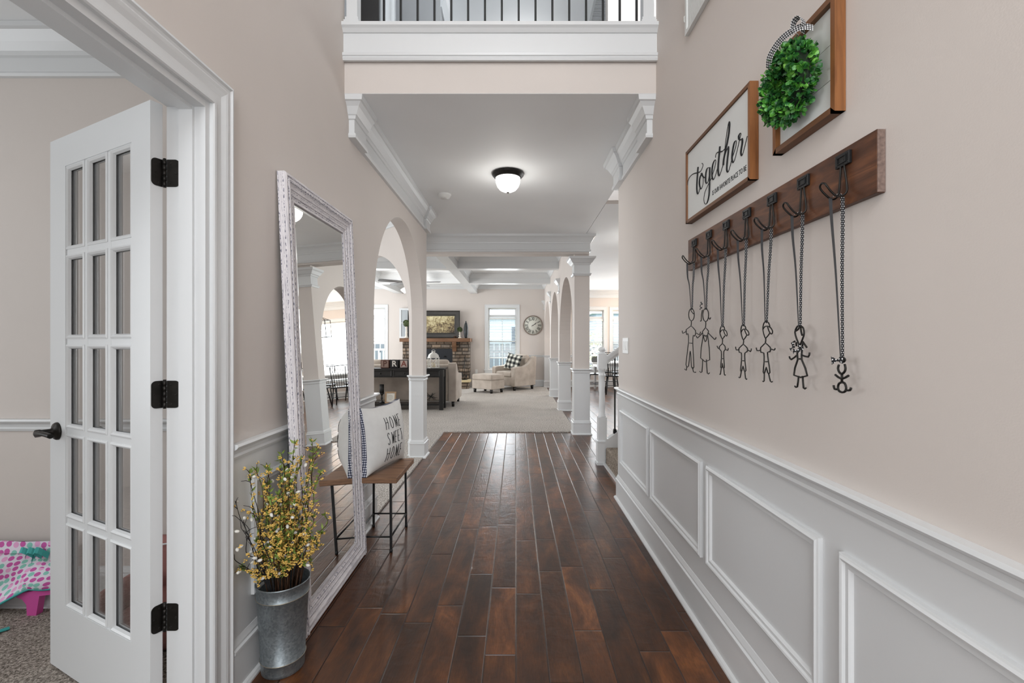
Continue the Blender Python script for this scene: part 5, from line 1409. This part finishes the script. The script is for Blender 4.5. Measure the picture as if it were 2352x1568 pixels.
for ch, cx, (fc_, rim, lc) in zip('PRA', (884, 905.5, 927.5), BCOL):
    y = 8.45; x = (cx - 1185) / 1045 * y; s_ = .155
    b = thing('letter_block', {'P': 'brown wooden block with the letter P on the console table', 'R': 'black wooden block with a white letter R on the console table', 'A': 'grey wooden block with a red letter A on the console table'}[ch], 'letter block', (x, y + s_ / 2, .79), 0, 'letter blocks on the console table')
    MB().box(-s_ / 2, s_ / 2, -s_ / 2, s_ / 2, 0.001, s_, bevel=.003).build('block', simple('block_paint_' + {'P': 'brown', 'R': 'black', 'A': 'dark'}[ch], rim, .6, 0, .3, .2, 30), b)
    MB().box(-s_ / 2 + .012, s_ / 2 - .012, -s_ / 2 - .0015, -s_ / 2 + .001, .014, s_ - .013).build('face_panel', simple('panel_paint_' + {'P': 'brown', 'R': 'black', 'A': 'grey'}[ch], fc_, .7), b)
    text_mesh('letter', ch, .15, simple('letter_paint_' + {'P': 'red_brown', 'R': 'white', 'A': 'red'}[ch], lc, .7), basis((0, -s_ / 2 - .002, s_ / 2 + .002), (1, 0, 0), (0, 0, 1)), b, 1, 1, .001, 'CENTER', .003)
# white lantern
WM = simple('white_lantern_metal', (222, 220, 214), .5, 0, .4, .04, 30)
ln = thing('white_lantern', 'white metal lantern with crossed sides at the right end of the console table', 'lantern', (-1.555, 8.58, .79), R(28))
m = MB(); a = .082
for sx in (-1, 1):
    for sy in (-1, 1): m.bar((sx * a, sy * a, 0), (sx * a, sy * a, .19), .012)
m.box(-a - .008, a + .008, -a - .008, a + .008, 0, .014); m.box(-a - .008, a + .008, -a - .008, a + .008, .185, .20)
for s_ in (-1, 1):
    m.bar((-a, s_ * a, .02), (a, s_ * a, .185), .007); m.bar((a, s_ * a, .02), (-a, s_ * a, .185), .007)
    m.bar((s_ * a, -a, .02), (s_ * a, a, .185), .007); m.bar((s_ * a, a, .02), (s_ * a, -a, .185), .007)
m.build('lantern_frame', WM, ln)
M4 = Matrix.Rotation(R(45), 4, 'Z')
MB().lathe([(a * 1.42, .20), (a * 1.25, .245), (a * .8, .275), (a * .45, .285), (a * .45, .31), (a * .55, .315), (.0, .318)], n=4, M=M4, cap=False).build('lantern_roof', WM, ln)
MB().tube([(-.03, 0, .31), (-.03, 0, .33), (0, 0, .345), (.03, 0, .33), (.03, 0, .31)], .004, 6).build('carry_ring', WM, ln)
MB().lathe([(.035, .014), (.035, .10), (.0, .10)], n=16).build('candle', simple('ivory_candle', (214, 204, 180), .6), ln)
# on the lower shelf
hd = thing('candle_holder', 'tall black candle holder on the lower shelf of the console table', 'candle holder', (-2.52, 8.55, .136))
MB().lathe([(.05, 0), (.05, .012), (.015, .03), (.012, .06), (.022, .085), (.012, .11), (.016, .15), (.042, .17), (.042, .185)], n=20).build('pedestal', BLACKW, hd)
MB().lathe([(.040, .184), (.040, .345), (.0, .345)], n=20).build('candle', simple('black_wax', (34, 34, 34), .5), hd)
fs = thing('framed_print', 'small tan framed print with handwriting on the lower shelf of the console table', 'picture frame', (-2.335, 8.47, .136))
fs.rotation_euler = (R(-8), 0, 0)
MB().frame(.205, .215, [(0, 0), (0, .018), (.026, .016), (.026, 0)], basis((-.1025, 0, 0), (1, 0, 0), (0, 0, 1))).build('frame', simple('tan_wood_frame', (176, 148, 118), .6), fs)
MB().box(-.08, .08, -.008, 0, .024, .192).build('paper', simple('white_paper', (232, 230, 222), .8), fs)
m = MB()
for k in range(4):
    w = (.045, .055, .05, .035)[k]
    m.tube([(-w + i * .008, -.009, .145 - k * .025 + .005 * math.sin(i * 2.2 + k)) for i in range(int(2 * w / .008))], .0016, 4)
m.build('handwriting', NUM, fs)
gs = thing('star_ornament', 'dark wire star sculpture on the lower shelf of the console table', 'ornament', (-1.60, 8.56, .25))
m = MB(); rs = random.Random(12)
for q in range(11):
    d = Vector((rs.gauss(0, 1), rs.gauss(0, .5), rs.gauss(0, 1))).normalized() * rs.uniform(.09, .125)
    d2 = -d * .8; d2.z = max(d2.z, -.112); d.z = max(d.z, -.112)
    m.tube([tuple(d2), tuple(d)], .004, 5)
m.build('wire_star', BLACK, gs)

# ================================================================ SOFA, OTTOMAN, ARMCHAIR
FAB = NT('beige_slipcover_linen', srgb(190, 178, 166), .9, 0, .2)
c = FAB.co(); FAB.color(FAB.ramp(FAB.noise(c, 5, 3), [(.3, srgb(166, 155, 144)), (.7, srgb(188, 177, 166))])); FAB.bump(FAB.math('ADD', FAB.noise(c, 300, 2), FAB.math('MULTIPLY', FAB.noise(c, 7, 3, .5, 1), 3)), .35, .004); FAB = FAB.m
DFOOT = simple('dark_espresso_foot', (26, 22, 20), .4)
def foot(p, parent, h=.10):
    MB().lathe([(.032, 0), (.040, h)], (p[0], p[1], .0145), 4, M=Matrix.Translation((p[0], p[1], .0145)) @ Matrix.Rotation(R(45), 4, 'Z')).build('foot', DFOOT, parent)
def rb(name, x0, x1, y0, y1, z0, z1, parent, r=.04, M=None, mat=None):
    return MB().box(x0, x1, y0, y1, z0, z1, M, r, 4).build(name, mat or FAB, parent)
def arm_profile(name, x0, x1, prof, parent, r=.02):
    m = MB()
    a = [m.bm.verts.new((x0, y, z)) for y, z in prof]; b = [m.bm.verts.new((x1, y, z)) for y, z in prof]
    fs_ = [m.bm.faces.new(a[::-1]), m.bm.faces.new(b)]
    for i in range(len(prof)): j = (i + 1) % len(prof); fs_.append(m.bm.faces.new((a[i], a[j], b[j], b[i])))
    bmesh.ops.recalc_face_normals(m.bm, faces=m.bm.faces[:])
    bmesh.ops.bevel(m.bm, geom=[e for f in fs_[:2] for e in f.edges], offset=r, segments=3, profile=.5, affect='EDGES')
    return m.build(name, FAB, parent)
so = thing('sofa', 'beige slipcovered sofa seen from behind the console table', 'sofa', (-2.25, 9.32, 0))
sw_ = 1.09
rb('sofa_base', -sw_ + .02, sw_ - .02, -.42, .44, .12, .42, so, .02)
rb('backrest', -sw_ + .15, sw_ - .15, -.46, -.22, .12, .84, so, .05)
SP = [(-.47, .12), (.42, .12), (.42, .60), (.38, .625), (-.10, .66), (-.22, .72), (-.34, .84), (-.42, .875), (-.47, .86)]
for s_ in (-1, 1): arm_profile('armrest', min(s_ * sw_, s_ * (sw_ - .16)), max(s_ * sw_, s_ * (sw_ - .16)), SP, so)
for k in (-1, 0, 1):
    rb('seat_cushion', k * .61 - .30, k * .61 + .30, -.24, .46, .42, .56, so, .05)
    rb('back_cushion', k * .61 - .30, k * .61 + .30, -.30, -.06, .55, .925, so, .07)
for sx in (-1, 1):
    for y in (-.41, .37): foot((sx * (sw_ - .07), y), so)

ot = thing('ottoman', 'beige square ottoman with dark feet before the armchair', 'ottoman', (-.70, 11.50, 0), R(-38))
rb('ottoman_base', -.33, .33, -.25, .25, .11, .33, ot, .015)
rb('cushion', -.335, .335, -.255, .255, .325, .475, ot, .045)
MB().box(-.336, .336, -.256, .256, .322, .332, bevel=.004).build('piping', FAB, ot)
for sx in (-1, 1):
    for sy in (-1, 1): foot((sx * .275, sy * .195), ot, .095)

ac = thing('armchair', 'beige slipcovered armchair turned towards the ottoman', 'armchair', (-.06, 12.34, 0), R(-45))
# local -y is the front
rb('chair_base', -.40, .40, -.38, .38, .12, .36, ac, .02)
rb('seat_cushion', -.29, .29, -.41, .20, .36, .50, ac, .05)
AP = [(-.40, .12), (.40, .12), (.44, .88), (.38, .90), (.30, .86), (.12, .68), (-.02, .635), (-.34, .625), (-.40, .60)]
for s_ in (-1, 1): arm_profile('armrest', min(s_ * .44, s_ * .30), max(s_ * .44, s_ * .30), AP, ac)
rb('backrest', -.32, .32, .20, .41, .2, .86, ac, .06, Matrix.Rotation(R(4), 4, 'X'))
rb('back_cushion', -.29, .29, .10, .26, .46, .92, ac, .07, Matrix.Rotation(R(-6), 4, 'X') @ Matrix.Translation((0, -.0, .04)))
for sx in (-1, 1):
    for y in (-.34, .33): foot((sx * .37, y), ac, .11)
BUF = mat_check('buffalo_check', (232, 232, 222), (120, 122, 116), (22, 24, 26), .125, (0, 2))
tp = thing('throw_pillow', 'black and white buffalo check pillow on the armchair', 'pillow')
pillow_mesh(.48, .44, .07, .08, .008, [BUF], n=16, parent=tp)
tp.matrix_world = Matrix.Translation((-.06, 12.34, 0)) @ Matrix.Rotation(R(-45), 4, 'Z') @ Matrix.Translation((.03, -.05, .745)) @ Matrix.Rotation(R(-14), 4, 'X') @ Matrix.Rotation(R(12), 4, 'Z') @ Matrix.Rotation(R(8), 4, 'Y')

# ================================================================ BREAKFAST ROOM
wt = thing('dining_table', 'white dining table in the breakfast room beyond the banister', 'dining table', (3.02, 11.85, 0))
WP = simple('white_painted_table', (226, 226, 224), .35, 0, .5)
MB().box(-1.10, 1.10, -.50, .50, .725, .765, bevel=.006).build('table_top', WP, wt)
MB().box(-.95, .95, -.38, .38, .635, .725).build('apron', WP, wt)
for sx in (-1, 1):
    for sy in (-1, 1): MB().lathe([(.03, 0), (.038, .08), (.03, .30), (.042, .42), (.03, .50), (.045, .56), (.045, .64)], (sx * .90, sy * .34, 0), 16).build('leg', WP, wt)
pb = thing('planter_box', 'small grey planter box on the dining table', 'planter', (2.05, 11.65, .766))
MB().box(-.10, .10, -.09, .09, 0, .12, bevel=.004).build('box_body', simple('grey_planter_wood', (96, 96, 94), .8), pb)
m = MB(); rs = random.Random(4)
for q in range(40): m.ico(Matrix.Translation((rs.uniform(-.08, .08), rs.uniform(-.07, .07), .12 + rs.uniform(0, .02))) @ Matrix.Scale(.014, 4))
m.build('moss', simple('grey_green_moss', (110, 116, 96), .9), pb)['kind'] = 'stuff'
SEATG = simple('worn_black_chair_paint', (22, 22, 24), .28, 0, .6)
def windsor(name_label, x, y, rz, group='black windsor chairs around the dining table'):
    t = thing('dining_chair', name_label, 'chair', (x, y, 0), rz, group)
    MB().box(-.22, .22, -.21, .21, .435, .465, bevel=.012, seg=3).build('seat', SEATG, t)
    for sx, sy in ((-1, -1), (1, -1), (-1, 1), (1, 1)):
        MB().tube([(sx * .16, sy * .15, .44), (sx * .185, sy * .19, .22), (sx * .21, sy * .22, 0)], [.014, .019, .012], 8).build('leg', SEATG, t)
    m = MB()
    for sx in (-1, 1): m.tube([(sx * .19, -.20, .20), (sx * .19, .20, .20)], .009, 6)
    m.tube([(-.19, 0, .20), (.19, 0, .20)], .009, 6); m.build('stretcher', SEATG, t)
    for k in range(-3, 4): MB().tube([(k * .052, .19, .46), (k * .060, .27, .96)], .0065 if abs(k) < 3 else .012, 6).build('spindle', SEATG, t)
    cr_ = MB()
    pth = [Vector((x_ / 10 * .235, .272 + .02 * (1 - (x_ / 10) ** 2), .985)) for x_ in range(-10, 11, 2)]
    for a, b in zip(pth, pth[1:]): cr_.bar(a, b, .018, .085, up=(0, 1, 0))
    cr_.build('crest_rail', SEATG, t)
    return t
w0 = windsor('black windsor chair at the left end of the white dining table', 2.06, 11.86, R(90))
dup(w0, (2.42, 11.20, 0), R(172), 'black windsor chair on the near side of the dining table, nearest the banister')
dup(w0, (3.02, 11.22, 0), R(184), 'black windsor chair in the middle of the near side of the dining table')
dup(w0, (3.62, 11.20, 0), R(176), 'black windsor chair at the far right of the near side of the dining table')
dup(w0, (2.55, 12.50, 0), R(4), 'black windsor chair on the window side of the dining table')
dup(w0, (3.35, 12.50, 0), R(-3), 'second black windsor chair on the window side of the dining table')
pn = thing('pendant_lantern', 'black open frame pendant lantern above the dining table', 'pendant lamp', (3.05, 11.8, HC))
m = MB(); m.lathe([(.06, 0), (.06, -.02), (.0, -.022)], n=20, cap=False); m.tube([(0, 0, 0), (0, 0, -.50)], .006, 6); m.build('rod', BLACK, pn)
m = MB(); a = .17
for sx in (-1, 1):
    for sy in (-1, 1): m.bar((sx * a, sy * a, -.58), (sx * a, sy * a, -1.02), .014); m.bar((sx * a, sy * a, -.58), (0, 0, -.49), .010)
for z in (-.58, -1.02):
    for s_ in (-1, 1): m.bar((-a, s_ * a, z), (a, s_ * a, z), .014); m.bar((s_ * a, -a, z), (s_ * a, a, z), .014)
m.build('cage', BLACK, pn)
BULB = mat_emit('warm_bulb', (1, .72, .42, 1), 18)
for k in range(3): MB().lathe([(.008, -.66), (.018, -.70), (.018, -.72), (.0, -.745)], (.05 * math.cos(k * 2.1), .05 * math.sin(k * 2.1), 0), 12).build('bulb', BULB, pn)
point('pendant_light', (3.05, 11.8, 1.95), 14, .05, (1, .66, .38))

# ================================================================ ROOM BEHIND THE FRENCH DOOR: TOYS
POLKA = NT('polka_dot_fabric', G3(.8), .8)
uvn = POLKA.n('ShaderNodeUVMap').outputs[0]
nd = POLKA.n('ShaderNodeTexVoronoi', voronoi_dimensions='2D'); POLKA.put(nd.inputs['Vector'], uvn); nd.inputs['Scale'].default_value = 31; nd.inputs['Randomness'].default_value = .28
hue = POLKA.white(nd.outputs['Position'])
dotc = POLKA.ramp(hue, [(0, srgb(206, 92, 170)), (.45, srgb(206, 92, 170)), (.451, srgb(140, 204, 190)), (.72, srgb(140, 204, 190)), (.721, srgb(236, 172, 214))], 'CONSTANT')
POLKA.color(POLKA.mix(POLKA.math('LESS_THAN', nd.outputs['Distance'], .40), srgb(232, 226, 238), dotc)); POLKA = POLKA.m
TEAL = simple('teal_trim', (60, 168, 164), .6); PINK = simple('pink_plastic', (206, 84, 160), .35, 0, .5)
tc = thing('toy_crib', 'folded toy crib in pink and teal polka dot fabric beside the french door', 'toy', (-2.45, 2.155, .012))
m = MB(); uv = m.bm.loops.layers.uv.verify(); NX, NZ = 36, 20; G = {}
for i in range(NX + 1):
    for j in range(NZ + 1):
        a = i / NX; b = j / NZ
        x = -.60 + .95 * a
        zt = .335 + .004 * math.sin(a * 20)
        zb = .012 + .115 * max(0, min(1, (x - .0) / .21))
        z = zt + (zb - zt) * b
        y = -.045 - .02 * b + .014 * math.sin((a * 4.0 + b * 2.3) * math.pi) * b + .010 * math.sin((a * 9 - b * 3) * math.pi) * b
        G[i, j] = m.bm.verts.new((x, y, z))
for i in range(NX):
    for j in range(NZ):
        f = m.bm.faces.new((G[i, j], G[i + 1, j], G[i + 1, j + 1], G[i, j + 1])); f.smooth = True
        for l, (p, q) in zip(f.loops, ((i, j), (i + 1, j), (i + 1, j + 1), (i, j + 1))): l[uv].uv = (p / NX * .95 + q * .004, q / NZ * .34)
edge = [G[i, NZ].co.copy() for i in range(NX + 1)]; topl = [G[i, 2].co.copy() + Vector((0, -.006, 0)) for i in range(NX + 1)]
cloth = m.build('fabric', POLKA, tc, normals=False)
sol = cloth.modifiers.new('thickness', 'SOLIDIFY'); sol.thickness = .003
MB().tube(edge, .0055, 6).build('hem', TEAL, tc)
m = MB(); uv = m.bm.loops.layers.uv.verify()
ribbon(m, [(-.60, -.062, .315), (-.2, -.062, .317), (.12, -.062, .315), (.345, -.06, .318)], .05, (0, .15, 1)); m.build('fabric_band', POLKA, tc)
m = MB(); m.tube([(-.6, -.030, .318), (.33, -.030, .320)], .010, 8); m.tube([(-.6, -.02, .03), (-.2, -.02, .075), (.20, -.03, .095)], .007, 8); m.tube([(.33, -.03, .335), (.335, -.03, .10)], .008, 8); m.build('tube_frame', BLACK, tc)
m = MB(); pf = [(.145, .098), (.25, .118), (.33, .118), (.33, .10), (.255, .09), (.24, 0), (.198, 0), (.195, .05), (.175, .075), (.15, .084)]
a = [m.bm.verts.new((x, -.06, z)) for x, z in pf]; b = [m.bm.verts.new((x, -.03, z)) for x, z in pf]
m.bm.faces.new(a); m.bm.faces.new(b[::-1])
for i in range(10): j = (i + 1) % 10; m.bm.faces.new((a[i], a[j], b[j], b[i]))
m.build('plastic_foot', PINK, tc)
m = MB()
for k in range(3): ribbon(m, [(.18 + .03 * k, -.075, .30 - .02 * k), (.22 + .03 * k, -.10, .32), (.26 + .03 * k, -.08, .285)], .025, (0, .4, 1))
m.build('ribbon_tie', TEAL, tc)
tl = thing('teal_strip', 'teal fabric strip lying on the carpet near the frame edge', 'fabric strip', (-2.26, 1.95, .016), R(50))
MB().box(-.10, .06, -.012, .012, 0, .004).build('strip', TEAL, tl)
kc = thing('kids_chair', 'dusty rose padded childs chair behind the french door', 'chair', (-1.47, 1.985, .012), R(0))
ROSE = simple('dusty_rose_suede', (168, 118, 112), .85, 0, .2, .12, 8, .2)
def rb2(nm, *a, r=.05): return MB().box(*a, None, r, 4).build(nm, ROSE, kc)
rb2('seat', -.16, .16, -.16, .10, 0, .17); 
for s_ in (-1, 1): rb2('armrest', min(s_ * .25, s_ * .15), max(s_ * .25, s_ * .15), -.17, .14, 0, .25)
rb2('backrest', -.24, .24, .06, .16, .02, .37)
MB().tube([(-.20, .05, .34), (0, .045, .375), (.20, .05, .34)], .004, 6).build('piping', TRIMM, kc)
